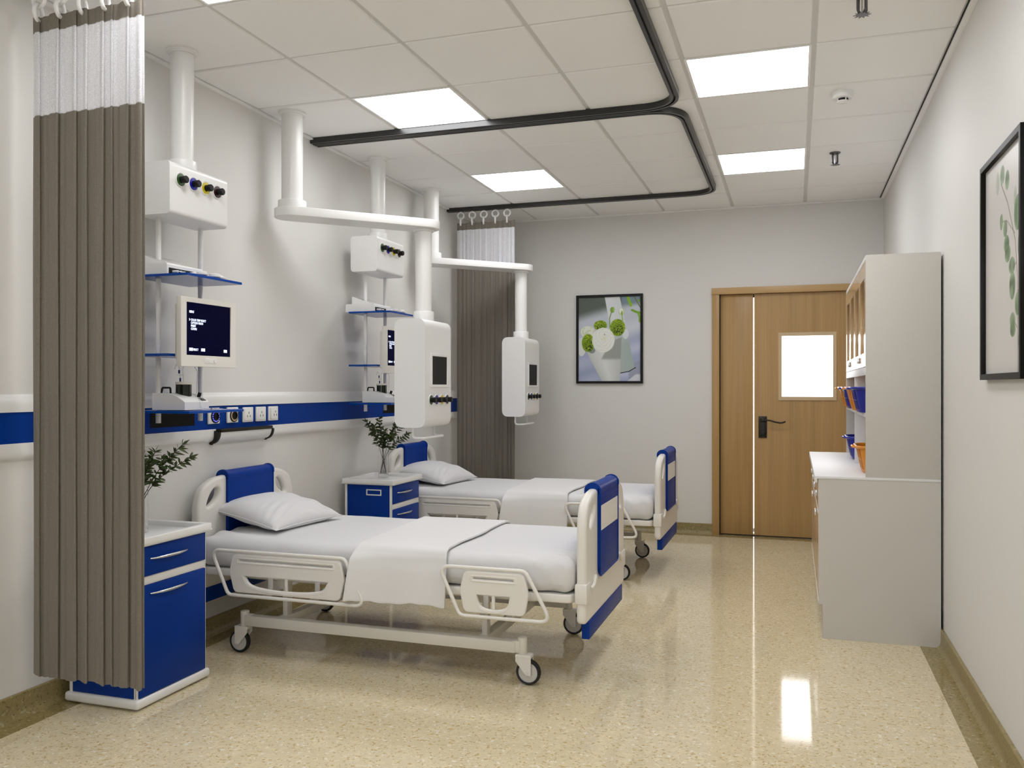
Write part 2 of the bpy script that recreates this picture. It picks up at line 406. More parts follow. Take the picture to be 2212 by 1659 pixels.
d3 = add('door_3', big, 'wood', kind='structure')
add('window_frame', plate([[(wx0, wz0), (wx1, wz0), (wx1, wz1), (wx0, wz1)], [(px0, pz0), (px1, pz0), (px1, pz1), (px0, pz1)]], .010, .001, fXZ(yD-.004)), 'winframe', d3)
add('window_pane', B().box(px0-.005, px1+.005, yD+.012, yD+.018, pz0-.005, pz1+.005).mesh('p', sm=False), 'pane', d3)
lx0, lx1, lz0, lz1 = -.303, -.233, .862, 1.050
lk = add('lock_plate', B().box(lx0, lx1, yD-.010, yD, lz0, lz1, .003), 'darkmetal', d3)
b = B().box(-.288, -.248, yD-.016, yD-.009, 1.000, 1.037, .004); b.cyl((-.268, yD-.012, 1.018), (-.268, yD-.055, 1.018), .010)
b.addmesh(tube([(-.268, yD-.050, 1.018), (-.235, yD-.052, 1.019), (-.200, yD-.052, 1.014), (-.160, yD-.052, 1.002), (-.125, yD-.050, .996), (-.100, yD-.047, .998), (-.078, yD-.043, 1.008)], .0075, .05))
add('door_handle', b, 'darkmetal', lk)
b = B().box(-.286, -.250, yD-.014, yD-.009, .880, .916, .004); b.lathe((-.268, yD-.013, .898), [(.012, 0), (.012, .003), (.008, .003), (.008, .001), (0, .001)], axis=(0, -1, 0)); b.box(-.270, -.266, yD-.018, yD-.013, .890, .906)
add('keyhole', b, 'darkmetal', lk)
# dark strip added to fill the gap under the leaves
add('threshold_gap_strip', B().box(DX0+.062, DX1-.062, yD+.005, YE+.1, 0.0016, .008).mesh('t', sm=False), 'darkgap', kind='structure')

# =================================================================== WALL SERVICE PANEL (bed head unit)
def strip(prof, y0=YB+.3, y1=7.70):
    return B().sweep([(XL, y1), (XL, y0)], prof)
hw = empty('wall_service_panel', (XL, 4.5, 1.01), 'long white and blue service panel running along the left wall behind the beds', 'wall panel')
def arc(x0, z0, x1, z1, n=6):   # quarter curve from (x0,z0) to (x1,z1), bulging out
    return [(x0+(x1-x0)*math.sin(t*math.pi/2/n), z0+(z1-z0)*(1-math.cos(t*math.pi/2/n))) for t in range(n+1)]
top = [(0, 1.206)] + [(.030, 1.206), (.030, 1.232)] + [(.030-.018*(1-math.cos(t*math.pi/12)), 1.232+.034*math.sin(t*math.pi/12)) for t in range(1, 7)] + [(.004, 1.276), (0, 1.276)]
add('top_rail', strip(top), 'white', hw)
bot = [(0, 1.013), (.006, 1.014)] + [(.030-.022*(1-math.sin(t*math.pi/12)), 1.052-.034*math.cos(t*math.pi/12)) for t in range(0, 7)] + [(.030, 1.0835), (0, 1.0835)]
add('bottom_rail', strip(bot), 'white', hw)
add('blue_fascia', strip([(0, 1.0825), (.024, 1.0825), (.024, 1.208), (0, 1.208)]).mesh('f', sm=False), 'bluepanel', hw, label='deep blue fascia')
XP = XL+.024
add('equipment_slot', B().box(XP-.004, XP+.0015, 3.335, 3.651, 1.110, 1.182).mesh('f', sm=False), 'screenblk', hw)
add('equipment_slot', B().box(XP-.004, XP+.0015, 5.76, 6.08, 1.110, 1.182).mesh('f', sm=False), 'screenblk', hw)

def socket_plate(y0, y1, z0=1.110, z1=1.193, rim=True):
    b = B().box(XP, XP+.011, y0, y1, z0, z1, .004)
    return b
def outlet(y0, y1, label, name='power_socket', rocker=False):
    e = empty(name, (XP, (y0+y1)/2, 1.11), label, 'socket', 'power sockets on the blue wall panel')
    add('face_plate', socket_plate(y0, y1), 'white', e)
    b = B().box(XP+.010, XP+.014, y0+.009, y1-.009, 1.119, 1.184, .003); add('insert', b, 'white', e)
    cy = (y0+y1)/2 + (.014 if rocker else 0); s = B(); xs = XP+.0140
    s.box(xs-.001, xs+.0006, cy-.0022, cy+.0022, 1.156, 1.167); s.box(xs-.001, xs+.0006, cy-.015, cy-.011, 1.137, 1.149); s.box(xs-.001, xs+.0006, cy+.009, cy+.013, 1.137, 1.149)
    add('pin_slots', s, 'black', e)
    if rocker: add('rocker_switch', B().box(XP+.012, XP+.020, y0+.010, y0+.033, 1.120, 1.183, .003), 'white', e)
outlet(4.045, 4.138, 'white three-pin socket on the blue panel, leftmost of the three')
outlet(4.167, 4.260, 'white three-pin socket on the blue panel, middle of the three')
outlet(4.288, 4.382, 'white socket with a side rocker switch, rightmost on the blue panel', rocker=True)
def gas_socket(y0, y1, label, ring, em):
    e = empty('gas_outlet', (XP, (y0+y1)/2, 1.11), label, 'gas outlet', 'round gas outlets on the wall panel')
    add('face_plate', socket_plate(y0, y1, 1.112, 1.196), 'white', e); c = (XP+.010, (y0+y1)/2+.008, 1.151)
    add('outer_ring', B().lathe(c, [(.036, 0), (.036, .004), (.031, .006), (.030, .003)], 36, axis=(1, 0, 0)), 'black', e)
    add('colour_ring', B().lathe(c, [(.0305, .002), (.0305, .005), (.022, .006), (.022, .002)], 36, axis=(1, 0, 0)), ring, e)
    add('port', B().lathe(c, [(.0222, .001), (.0222, .009), (.018, .010), (.016, .004), (0, .004)], 32, axis=(1, 0, 0)), 'black', e)
    if em:
        d = B()
        for k in range(14):
            a = 2*math.pi*k/14; d.box(c[0]+.0055, c[0]+.0062, c[1]+.0265*math.cos(a)-.0022, c[1]+.0265*math.cos(a)+.0022, c[2]+.0265*math.sin(a)-.0012, c[2]+.0265*math.sin(a)+.0012)
        add('indicator_marks', d, 'text', e)
gas_socket(3.748, 3.842, 'gas outlet with a bright blue ring on the panel, under the near equipment shelf', 'glow', True)
gas_socket(3.905, 4.001, 'gas outlet with a pale yellow-green ring and black centre on the panel', 'winframe', False)

# reading light under the panel
rl = empty('bed_light', (XL, 4.05, 1.01), 'slim curved white lamp with dark brown ends under the panel by the near bed', 'wall light')
pr = [(XL, 1.010), (XL+.012, 1.006)] + [(XL+.045*math.sin(t*math.pi/12)+.010, 1.068-.058*math.cos(t*math.pi/12)) for t in range(0, 7)] + [(XL, 1.078)]
def prismY(prof, y0, y1):
    t = bmesh.new(); A = [t.verts.new((x, y0, z)) for x, z in prof]; C = [t.verts.new((x, y1, z)) for x, z in prof]; n = len(prof)
    for k in range(n): t.faces.new((A[k], A[(k+1) % n], C[(k+1) % n], C[k]))
    t.faces.new(A[::-1]); t.faces.new(C); bmesh.ops.recalc_face_normals(t, faces=t.faces); return t
def addprismY(b, prof, y0, y1): b.merge(prismY(prof, y0, y1)); return b
add('diffuser', addprismY(B(), pr, 3.815, 4.285), 'white', rl)
grow = [(XL, 1.004), (XL+.012, 1.000)] + [(XL+.052*math.sin(t*math.pi/12)+.010, 1.066-.062*math.cos(t*math.pi/12)) for t in range(0, 7)] + [(XL, 1.084)]
add('end_cap', addprismY(B(), grow, 3.798, 3.815), 'darkmetal', rl); add('end_cap', addprismY(B(), grow, 4.285, 4.302), 'darkmetal', rl)
add('top_edge', B().box(XL, XL+.064, 3.815, 4.285, 1.066, 1.084, .003), 'darkmetal', rl)

# =================================================================== BED
BY = 4.012; BO = (-1.86, BY, 0)
bed = empty('hospital_bed', BO, 'white hospital bed with blue end panels, the nearer of the two', 'hospital bed', 'hospital beds along the left wall')
def board(xc, sgn, parent, nm):
    """xc centre of the board, sgn = side the outer face looks to"""
    hw_ = .430; z0, zt = .286, .846
    out = [(-hw_, z0), (hw_, z0), (hw_, .705), (hw_-.028, .795), (hw_-.13, .838), (.20, zt), (-.20, zt), (-hw_+.13, .838), (-hw_+.028, .795), (-hw_, .705)]
    rad = [.03, .03, .12, .10, .2, 0, 0, .2, .10, .12]
    lp = [(BY+p.x, p.y) for p in fillet(out, rad)]
    def hole(c, a):
        pts = []
        for k in range(28):
            t = 2*math.pi*k/28; u, v = .062*math.cos(t), .027*math.sin(t)*(1+.25*math.cos(t))
            pts.append((BY+c[0]+u*math.cos(a)-v*math.sin(a), c[1]+u*math.sin(a)+v*math.cos(a)))
        return pts
    me = plate([lp, hole((-.306, .740), R(42)), hole((.306, .740), R(138))], .044, .016, fYZ(xc))
    hb = add(nm, me, 'ivory', parent)
    # blue cover folded over the middle of the board
    cz0, cz1, cw, t = .448, .869, .208, .033
    pf = [(BY-cw, cz0), (BY+cw, cz0), (BY+cw, cz1-.022), (BY-cw, cz1-.022)]
    c = B()
    for s_ in (-1, 1):
        c.addmesh(plate([fillet([(p[0], p[1]) for p in pf], [.06, .06, 0, 0])], .014, .005, fYZ(xc+s_*(t-.006))))
        # raised rim
        for yy_ in (BY-cw+.004, BY+cw-.004):
            c.addmesh(tube([(xc+s_*t, yy_, cz1-.03), (xc+s_*t, yy_, cz0+.05)], .0045))
        c.addmesh(tube([(xc+s_*t, BY-cw+.004, cz0+.05), (xc+s_*t, BY-cw+.004, cz0+.004), (xc+s_*t, BY+cw-.004, cz0+.004), (xc+s_*t, BY+cw-.004, cz0+.05)], .0045, .055))
    cap = [(xc+(t+.002)*math.cos(a), cz1-.031+.031*math.sin(a)) for a in [math.pi*k/12 for k in range(13)]]
    cap = cap + [(xc-t-.002, cz1-.045), (xc+t+.002, cz1-.045)]
    addprismY(c, cap, BY-cw+.004, BY+cw-.004)
    for yy_ in (BY-cw, BY+cw-.012):
        cp = [(xc+(t+.006)*math.cos(a), cz1-.031+.035*math.sin(a)) for a in [math.pi*k/12 for k in range(13)]] + [(xc-t-.006, cz1-.045), (xc+t+.006, cz1-.045)]
        addprismY(c, cp, yy_, yy_+.012)
    cv = add('blue_cover', c, 'blue', hb, label='blue cover over the board')
    o_ = xc+sgn*(t+.002)
    if sgn > 0:
        add('name_card', B().box(o_-.003, o_+.0005, BY-.187, BY+.187, .656, .768, .0004).mesh('n', sm=False), 'paper', hb, label='blank white card')
        add('cover_seam', B().box(o_-.003, o_+.001, BY-.200, BY+.200, .796, .801, .0004), 'blue', hb)
    kx = xc+sgn*.006
    add('kick_board', B().box(kx-.017, kx+.017, BY-.372, BY+.372, .212, .292, .002), 'blue', hb, label='blue lower board')
    for s_ in (-1, 1):
        yo = BY+s_*(.430-.032); cl = B().box(xc-.028, xc+.028, yo-.040, yo+.040, .375, .462, .009)
        cl.addmesh(tube([(xc+sgn*.026, yo-s_*.045, .428), (xc+sgn*.030, yo-s_*.085, .436), (xc+sgn*.028, yo-s_*.125, .470)], .008, .05))
        add('corner_clamp', cl, 'ivory', hb)
    return hb
board(-.868, 1, bed, 'footboard'); board(-2.848, -1, bed, 'headboard')
# deck
me = plate([fillet([(-2.80, BY-.435), (-.90, BY-.435), (-.90, BY+.435), (-2.80, BY+.435)], .05)], .038, .008, fXY(.394))
add('deck', me, 'ivory', bed)
f = B()
for s_ in (-1, 1):
    yy_ = BY+s_*.405
    f.box(-2.545, -1.165, yy_-.0225, yy_+.0225, .138, .188, .004)
    for xx_, q in ((-2.568, -1), (-1.138, 1)):
        f.cyl((xx_, yy_, .128), (xx_, yy_, .207), .021, n=28, bev=.003)
        f.box(min(xx_, xx_-q*.045), max(xx_, xx_-q*.045), yy_-.019, yy_+.019, .138, .192, .006)
for xx_ in (-2.372, -1.333):
    f.box(xx_-.022, xx_+.022, BY-.39, BY+.39, .142, .186, .003)
    f.box(xx_-.022, xx_+.022, BY-.40, BY+.40, .340, .376, .003)
f.box(-2.60, -1.10, BY-.33, BY-.29, .345, .376, .003); f.box(-2.60, -1.10, BY+.29, BY+.33, .345, .376, .003)
add('base_frame', f, 'frame', bed)
for xx_ in (-2.372, -1.333):
    for s_ in (-1, 1):
        yy_ = BY+s_*.335; add('column', B().box(xx_-.0125, xx_+.0125, yy_-.0225, yy_+.0225, .185, .342, .002), 'frame', bed)
for xx_, q in ((-2.568, -1), (-1.138, 1)):
    for s_ in (-1, 1):
        yy_ = BY+s_*.405; wx = xx_+q*.028; fk = B()
        prof = [(xx_-.024, .133), (xx_+.024, .133), (xx_+.024, .118), (xx_+.024 if q > 0 else wx+.012, .100), (wx+.012, .046), (wx-.012, .046), (wx-.012 if q > 0 else xx_-.024, .095), (xx_-.024, .118)]
        if q > 0: prof = [(xx_-.026, .130), (wx+.016, .130), (wx+.016, .045), (wx-.004, .045), (wx-.010, .050), (xx_-.026, .104)]
        else: prof = [(wx-.016, .130), (xx_+.026, .130), (xx_+.026, .104), (wx+.010, .050), (wx+.004, .045), (wx-.016, .045)]
        for o_ in (-.0225, .0195): addprismY(fk, prof, yy_+o_, yy_+o_+.004)
        fk.box(prof[0][0]-.001, prof[1][0]+.001, yy_-.0240, yy_+.0250, .119, .134, .003)
        fk.cyl((wx, yy_-.026, .056), (wx, yy_+.026, .056), .005, n=12)
        cs = add('caster', fk, 'ivory', bed)
        tr = B().lathe((wx, yy_-.014, .056), [(.044, .001), (.050, 0), (.0545, .005), (.056, .014), (.0545, .023), (.050, .028), (.044, .027), (.044, .001)], 40, axis=(0, 1, 0)); add('tyre', tr, 'rubber', cs)
        add('wheel_disc', B().lathe((wx, yy_-.013, .056), [(0, .002), (.012, 0), (.014, .003), (.0445, .004), (.0445, .022), (.014, .023), (.012, .026), (0, .024)], 36, axis=(0, 1, 0)), 'hub', cs)
# side rails: bent tube frame with a moulded panel
def side_rail(T, Pn, slot, dd, div, y, sg):
    """T tube corners, Pn panel outline, slot and D-shaped hand hole"""
    r = B(); r.addmesh(tube([(x, y, z) for x, z in T], .0085, .035, closed=True, res=4))
    # brackets fixing the rail to the deck
    for xb in (Pn[0][0]*.72+Pn[1][0]*.28, Pn[0][0]*.28+Pn[1][0]*.72): r.box(xb-.012, xb+.012, min(y, y-sg*.07), max(y, y-sg*.07), T[2][1]-.008, T[2][1]+.006, .003); r.box(xb-.012, xb+.012, y-sg*.07-.004, y-sg*.07+.004, T[2][1]-.004, .385, .002)
    rb = add('side_rail', r, 'ivory', bed)
    n = 16; (x0, x1, zt) = dd; zb = div[1]-.007; x0 -= .006; x1 += .006; zt += .003
    D = [(x0, zt)] + [((x0+x1)/2-(x1-x0)/2*math.cos(math.pi*k/n)*.94, zt-.004-(zt-zb-.004)*math.sin(math.pi*k/n)**.5) for k in range(1, n)] + [(x1, zt)]
    D = D[::-1]
    SL = fillet([(slot[0], slot[2]-.0035), (slot[1], slot[2]-.0035), (slot[1], slot[2]+.0035), (slot[0], slot[2]+.0035)], .0034)
    me = plate([fillet(Pn, [.03, .035, 0, .03, .03, 0], n=8), [(p[0], p[1]) for p in SL], D], .020, .006, fXZ(y-sg*.004))
    pn = add('rail_panel', me, 'ivory', rb)
    k = B().box(div[0]-.007, div[0]+.007, y-sg*.004-.005, y-sg*.004+.005, zb-.004, zt+.004, .002)
    add('panel_bar', k, 'ivory', rb)
    # moulded borders round the slot and the hand hole
    e = B(); yo = y+sg*.006-sg*.001
    e.addmesh(tube([(slot[0]-.012, yo, slot[2]+.011), (slot[0]-.012, yo, slot[2]-.012), (slot[1]+.012, yo, slot[2]-.012), (slot[1]+.012, yo, slot[2]+.011)], .0035, .006, closed=True, res=2))
    e.addmesh(tube([(p[0]*1.0+(p[0]-(x0+x1)/2)*.05, yo, zt-(zt-p[1])*1.20) for p in D], .0026, res=2))
    add('panel_moulding', e, 'ivory', rb)
for sg in (-1, 1):
    y = BY+sg*.512
    side_rail([(-2.684, .519), (-1.958, .519), (-1.853, .309), (-2.587, .309)],
              [(-2.560, .507), (-1.978, .507), (-1.957, .42), (-1.982, .323), (-2.552, .323), (-2.578, .42)],
              (-2.520, -2.022, .477), (-2.487, -2.050, .401), (-2.267, .352), y, sg)
    side_rail([(-1.492, .519), (-1.092, .519), (-.975, .309), (-1.392, .309)],
              [(-1.372, .506), (-1.097, .506), (-1.077, .42), (-1.094, .325), (-1.372, .325), (-1.392, .42)],
              (-1.327, -1.145, .475), (-1.305, -1.168, .401), (-1.237, .350), y, sg)

# mattress with a fitted sheet
def cloth_obj(name, f, nu, nv, m, loc, label, cat, group, closed_under=None, sub=1):
    me = bpy.data.meshes.new(name); V = []; F = []
    for i in range(nu+1):
        for j in range(nv+1): V.append(f(i/nu, j/nv))
    for i in range(nu):
        for j in range(nv): F.append((i*(nv+1)+j, (i+1)*(nv+1)+j, (i+1)*(nv+1)+j+1, i*(nv+1)+j+1))
    me.from_pydata(V, [], F); smooth(me, 80)
    return me
rnd = random.Random(4)
def hnoise(x, y, s):  # cheap smooth noise
    return (math.sin(x*s+1.3)*math.cos(y*s*1.3+.7)+.5*math.sin(x*s*2.1+y*s*1.7+2.1)+.3*math.sin(x*s*3.9-y*s*3.1))/1.8
def mattress_mesh():
    t = bmesh.new(); bmesh.ops.create_grid(t, x_segments=80, y_segments=44, size=1)
    x0, x1, y0, y1, z0, z1 = -2.812, -.899, BY-.438, BY+.438, .4155, .567
    t.free(); b = B(); b.box(x0, x1, y0, y1, z0, z1, .045, 5)
    t = b.bm; bmesh.ops.subdivide_edges(t, edges=[e for e in t.edges if e.calc_length() > .3], cuts=70, use_grid_fill=True)
    for v in t.verts:
        x, y, z = v.co
        side = 1-min(1, abs(z-z1)/.001)
        # crumples at the foot corner and the head corner, slack in the sheet
        kf = math.exp(-((x+1.02)**2/.028+(y-(y0+.02))**2/.030)); kh = math.exp(-((x+2.74)**2/.02+(y-(y0+.05))**2/.08))
        fold = kf*.009*math.sin((x*1.0+y*1.9)*52)+kh*.008*math.sin((y+x*.35)*42)
        v.co.z += fold*(1 if z > .48 else .2) + .0015*hnoise(x, y, 9)*(z > .5)
        if y < y0+.05 or y > y1-.05:
            s_ = -1 if y < BY else 1
            v.co.y += s_*(.004*hnoise(x*1.3, z*4, 8)+.010*math.sin(math.pi*(z-z0)/(z1-z0))+kf*.006*math.sin((x+z*.8)*60))
    bmesh.ops.recalc_face_normals(t, faces=t.faces)
    return b.mesh('mattress', 60)
ob_m = add('mattress', mattress_mesh(), 'linen', None, (-1.86, BY, .415), 'white sheeted mattress on the nearer bed', 'mattress', 'mattresses on the beds')

# folded blanket over the middle of the mattress, hanging down both sides
def blanket_mesh():
    w0 = [(-.505, .330), (-.500, .40), (-.492, .48), (-.478, .535), (-.450, .572), (-.41, .583), (-.2, .585), (0, .586), (.2, .585), (.41, .583), (.450, .572), (.478, .535), (.485, .48), (.490, .42), (.492, .38)]
    P = fillet([(a, c, 0) for a, c in w0], .03, False, 4); P = [(p.x, p.y) for p in P]
    # resample
    S = [0]
    for a, c in zip(P, P[1:]): S.append(S[-1]+math.dist(a, c))
    def at(t):
        s_ = t*S[-1]
        for k in range(len(P)-1):
            if s_ <= S[k+1]+1e-9: u = (s_-S[k])/(S[k+1]-S[k]+1e-12); return (P[k][0]+(P[k+1][0]-P[k][0])*u, P[k][1]+(P[k+1][1]-P[k][1])*u)
        return P[-1]
    def fn(u, v):      # u across the bed, v along it
        a, z = at(u); xh = -1.925 - .06*max(0, a+.3); xf = -1.478
        if a < -.46: xh -= .03*(.583-z)/.25; 
        x = xh+(xf-xh)*v
        y = BY+a
        if a < -.40: k_ = min(1, max(0, (.572-z)/.05)); y += k_*(-.036*max(0, 1-v/.40)**1.2+.012*v+.003*math.sin(v*9))
        if a > .44: y += .004*math.sin(v*8)*(.58-z)/.2
        z2 = z+.0015*hnoise(x, a, 11)+(.004*math.sin(v*11)+.002*math.sin(v*31))*(1 if z < .345 else 0)
        x += .006*math.sin(u*14+.6)*(1 if v > .5 else .4)
        return (x, y, z2)
    me = cloth_obj('b', fn, 110, 40, None, None, None, None, None)
    bm = bmesh.new(); bm.from_mesh(me); bmesh.ops.solidify(bm, geom=bm.faces[:], thickness=-.011); bmesh.ops.recalc_face_normals(bm, faces=bm.faces)
    bmesh.ops.bevel(bm, geom=[e for e in bm.edges if e.is_manifold and e.calc_face_angle(0) > .9], offset=.003, segments=2, affect='EDGES', profile=.5)
    bm.to_mesh(me); bm.free(); smooth(me, 60); return me
ob_b = add('folded_blanket', blanket_mesh(), 'linen2', None, (-1.70, BY, .57), 'plain white blanket folded across the middle of the nearer bed', 'blanket', 'blankets across the beds')

# pillow, propped a little against the headboard
def pillow_mesh():
    nu = 56; V = []; F = []; hx, hy = .218, .283
    def sh(u, v):
        e = (max(0, 1-abs(u)**2.6)*max(0, 1-abs(v)**2.6))**.55; pin = 1-.10*(1-abs(v)**2)*abs(u)**4; pin2 = 1-.09*(1-abs(u)**2)*abs(v)**4
        return e, pin, pin2
    idx = {}
    for side in (1, -1):
        for i in range(nu+1):
            for j in range(nu+1):
                u, v = 2*i/nu-1, 2*j/nu-1; e, p1, p2 = sh(u, v); edge = i in (0, nu) or j in (0, nu)
                if side == -1 and edge: idx[(side, i, j)] = idx[(1, i, j)]; continue
                h = (.085 if side > 0 else .048)*e
                cr = .006*e*math.sin(9*u+5*v*v+2)*abs(v)+.0045*math.exp(-((u-.55)**2+(v+.55)**2)*8)*math.sin(26*(u+v*.45))*(side > 0)+.0035*math.exp(-((u-.6)**2+(v-.5)**2)*8)*math.sin(24*(u-v*.5))*(side > 0)
                idx[(side, i, j)] = len(V); V.append((hx*u*p1, hy*v*p2, side*h+cr))
        for i in range(nu):
            for j in range(nu):
                q = [idx[(side, i, j)], idx[(side, i+1, j)], idx[(side, i+1, j+1)], idx[(side, i, j+1)]]
                F.append(q if side > 0 else q[::-1])
    me = bpy.data.meshes.new('pillow'); me.from_pydata(V, [], F)
    mt = Matrix.Translation((-2.640, 4.000, .632)) @ Matrix.Rotation(R(-5), 4, 'Z') @ Matrix.Rotation(R(11), 4, 'Y')
    me.transform(mt); smooth(me, 80)
    # piping seam round the edge
    seam = [mt @ Vector(V[idx[(1, i, j)]]) for i, j in [(0, k) for k in range(0, nu, 2)]+[(k, nu) for k in range(0, nu, 2)]+[(nu, nu-k) for k in range(0, nu, 2)]+[(nu-k, 0) for k in range(0, nu, 2)]]
    return me, tube(seam, .0025, 0, True, 1)
pm, sm_ = pillow_mesh()
ob_p = add('pillow', pm, 'linen', None, (-2.64, 4.0, .57), 'plump white pillow at the head of the nearer bed', 'pillow', 'pillows on the beds')
add('seam', sm_, 'linen2', ob_p)
D2 = (0, 2.149, 0)
dup(bed, D2, 'white hospital bed with blue end panels, farther one beside the end wall curtain')
dup(ob_m, D2, 'white sheeted mattress on the far bed')
dup(ob_b, D2, 'plain white blanket folded across the middle of the far bed')
dup(ob_p, D2, 'plump white pillow at the head of the far bed')

# =================================================================== BEDSIDE CABINET
nx0, nx1, ny0, ny1 = -2.876, -2.500, 2.803, 3.257
ns = empty('bedside_cabinet', ((nx0+nx1)/2, (ny0+ny1)/2, 0), 'white bedside cabinet with blue drawer and door, partly behind the near curtain', 'bedside cabinet', 'blue and white bedside cabinets')
add('base', B().box(nx0, nx1, ny0, ny1, .006, .044, .012, 3), 'white', ns)
b = B(); t = .02
for (xx_, yy_) in ((nx0+.014, ny0+.014), (nx1-.032, ny0+.014), (nx0+.014, ny1-.032), (nx1-.032, ny1-.032)): b.box(xx_, xx_+.018, yy_, yy_+.018, .040, .662, .005)
b.box(nx0+.018, nx1-.022, ny0+.020, ny1-.020, .040, .660)
b.box(nx1-.028, nx1-.014, ny0+.016, ny1-.016, .497, .532, .002); b.box(nx1-.030, nx1-.014, ny0+.014, ny0+.020, .044, .66)
add('body', b, 'white', ns)
sp = add('side_panel', B().box(nx0+.034, nx1-.034, ny0+.014, ny0+.021, .046, .656, .001), 'blue', ns, label='blue side panel')
lb = plate([[(-2.700, .588), (-2.590, .588), (-2.590, .628), (-2.700, .628)], [(-2.693, .595), (-2.597, .595), (-2.597, .621), (-2.693, .621)]], .006, .001, fXZ(ny0+.012))
add('label_holder', lb, 'white', sp)
add('side_panel', B().box(nx0+.034, nx1-.034, ny1-.021, ny1-.014, .046, .656, .001), 'blue', ns, label='blue side panel')
dr = add('drawer', B().box(nx1-.022, nx1-.008, ny0+.020, ny1-.026, .533, .657, .002), 'blue', ns, label='blue drawer front')
do = add('door', B().box(nx1-.022, nx1-.008, ny0+.020, ny1-.026, .047, .496, .002), 'blue', ns, label='blue door front')
def bow(z, par):
    b = B(); P = [(nx1-.008+.024*math.sin(math.pi*k/12)**.6, 2.884+.228*k/12, z) for k in range(13)]
    for k in range(12):
        w_ = lambda q: .0025+.0045*math.sin(math.pi*q/12)
        b.cyl(P[k], P[k+1], w_(k), w_(k+1), 12)
    add('handle', b, 'chrome', par, label='slim bowed steel handle')
bow(.602, dr); bow(.459, do)
t1 = B(); t1.box(nx0-.002, nx1+.008, ny0-.006, ny1+.004, .658, .672, .006, 3)
o1 = [(nx0-.002, ny0-.006), (nx1+.008, ny0-.006), (nx1+.008, ny1+.004), (nx0-.002, ny1+.004)]; i1 = [(nx0+.024, ny0+.022), (nx1-.020, ny0+.022), (nx1-.020, ny1-.024), (nx0+.024, ny1-.024)]
t1.addmesh(plate([fillet(o1, .016), i1], .034, .004, fXY(.677)))
add('tray_top', t1, 'white', ns)
dup(ns, (0, 2.302, 0), 'white bedside cabinet with blue drawers and sides, between the two beds')

# =================================================================== VASES AND SPRIGS
def vase(x, y, label):
    z = .6725; h = .198; r = .034
    b = B().lathe((x, y, z), [(0, 0), (r-.002, 0), (r, .003), (r, h), (r-.0022, h), (r-.0022, .012), (0, .010)], 36)
    return add('glass_vase', b, 'glass', None, (x, y, z), label, 'vase', 'clear glass vases')
def sprig_plant(x, y, tips, label, seed, n_leaf=20, sc=1.0):
    rg = random.Random(seed); z = .686
    root = empty('leafy_sprigs', (x, y, z), label, 'plant', 'leafy sprigs in vases')
    for (dx, dy, dz, sx) in tips:
        p0 = Vector((x+sx*.018, y-dy*.05, z+.02+rg.random()*.01)); p3 = Vector((x+dx, y+dy, z+dz)); p1 = Vector((x-sx*.012+dx*.05, y+dy*.05, z+.19)); p2 = Vector((x+dx*.45, y+dy*.45, z+.19+(dz-.19)*.45))
        bz = lambda t: p0*(1-t)**3+p1*3*t*(1-t)**2+p2*3*t*t*(1-t)+p3*t**3
        pts = [bz(k/16)+Vector((rg.uniform(-1, 1), rg.uniform(-1, 1), 0))*.0015 for k in range(17)]
        lf = []; twigs = [(pts, .0016)]
        spine = [(pts[k], (pts[min(16, k+1)]-pts[k-1]).normalized()) for k in range(7, 17)]
        # a side twig
        if dz > .2:
            k = 10; a = pts[k]; d = (pts[k+1]-pts[k]).normalized(); sd = Vector((rg.uniform(-1, 1), rg.uniform(-1, 1), .25)).normalized()
            tw = [a+(d*.5+sd*.9)*(q*.016) for q in range(6)]; twigs.append((tw, .0011)); spine += [(tw[q], (tw[q]-tw[q-1]).normalized()) for q in range(2, 6)]
        st = B()
        for P, r_ in twigs: st.addmesh(tube(P, r_, 0, False, 1))
        so = add('sprig', st, 'stem', root)
        V, F = [], []
        def leaf(p, d, L, W):
            n_ = d.cross(Vector((rg.uniform(-1, 1), rg.uniform(-1, 1), rg.uniform(-.3, 1))).normalized()); 
            if n_.length < .1: n_ = Vector((1, 0, 0))
            n_.normalize(); side = n_; up = side.cross(d).normalized(); base = len(V); nn = 7; droop = rg.uniform(.05, .35)
            for q in range(nn+1):
                t = q/nn; c = p+d*(L*t)-Vector((0, 0, 1))*(L*droop*t*t); wd = W*math.sin(math.pi*min(1, t*.97+.03)**.85)
                V.extend([c-side*wd+up*wd*.35, c, c+side*wd+up*wd*.35])
            for q in range(nn):
                a = base+q*3; F.extend([(a, a+1, a+4, a+3), (a+1, a+2, a+5, a+4)])
        for (p, d) in spine:
            for q in range(n_leaf//5+1):
                s_ = Vector((rg.uniform(-1, 1), rg.uniform(-1, 1), rg.uniform(-.7, .9))); s_ = (s_-d*s_.dot(d)); s_.normalize()
                leaf(p, (d*rg.uniform(.4, 1.2)+s_).normalized(), rg.uniform(.028, .048)*sc, rg.uniform(.0045, .0070)*sc)
        leaf(pts[-1], (pts[-1]-pts[-2]).normalized(), .045*sc, .0055*sc)
        me = bpy.data.meshes.new('leaves'); me.from_pydata([tuple(v) for v in V], [], F); smooth(me, 80)
        add('leaves', me, 'leaf', so)
    return root
vase(-2.711, 3.053, 'clear glass vase on the near bedside cabinet, half behind the curtain')
sprig_plant(-2.711, 3.053, [(.150, .090, .365, -1), (.180, .100, .305, -1), (.03, .06, .330, 1), (-.06, -.06, .37, 1), (.075, -.02, .31, 1), (-.09, .05, .32, -1)], 'dark green leafy sprigs in the vase beside the near curtain', 11)
vase(-2.728, 5.42, 'clear glass vase on the bedside cabinet between the beds')
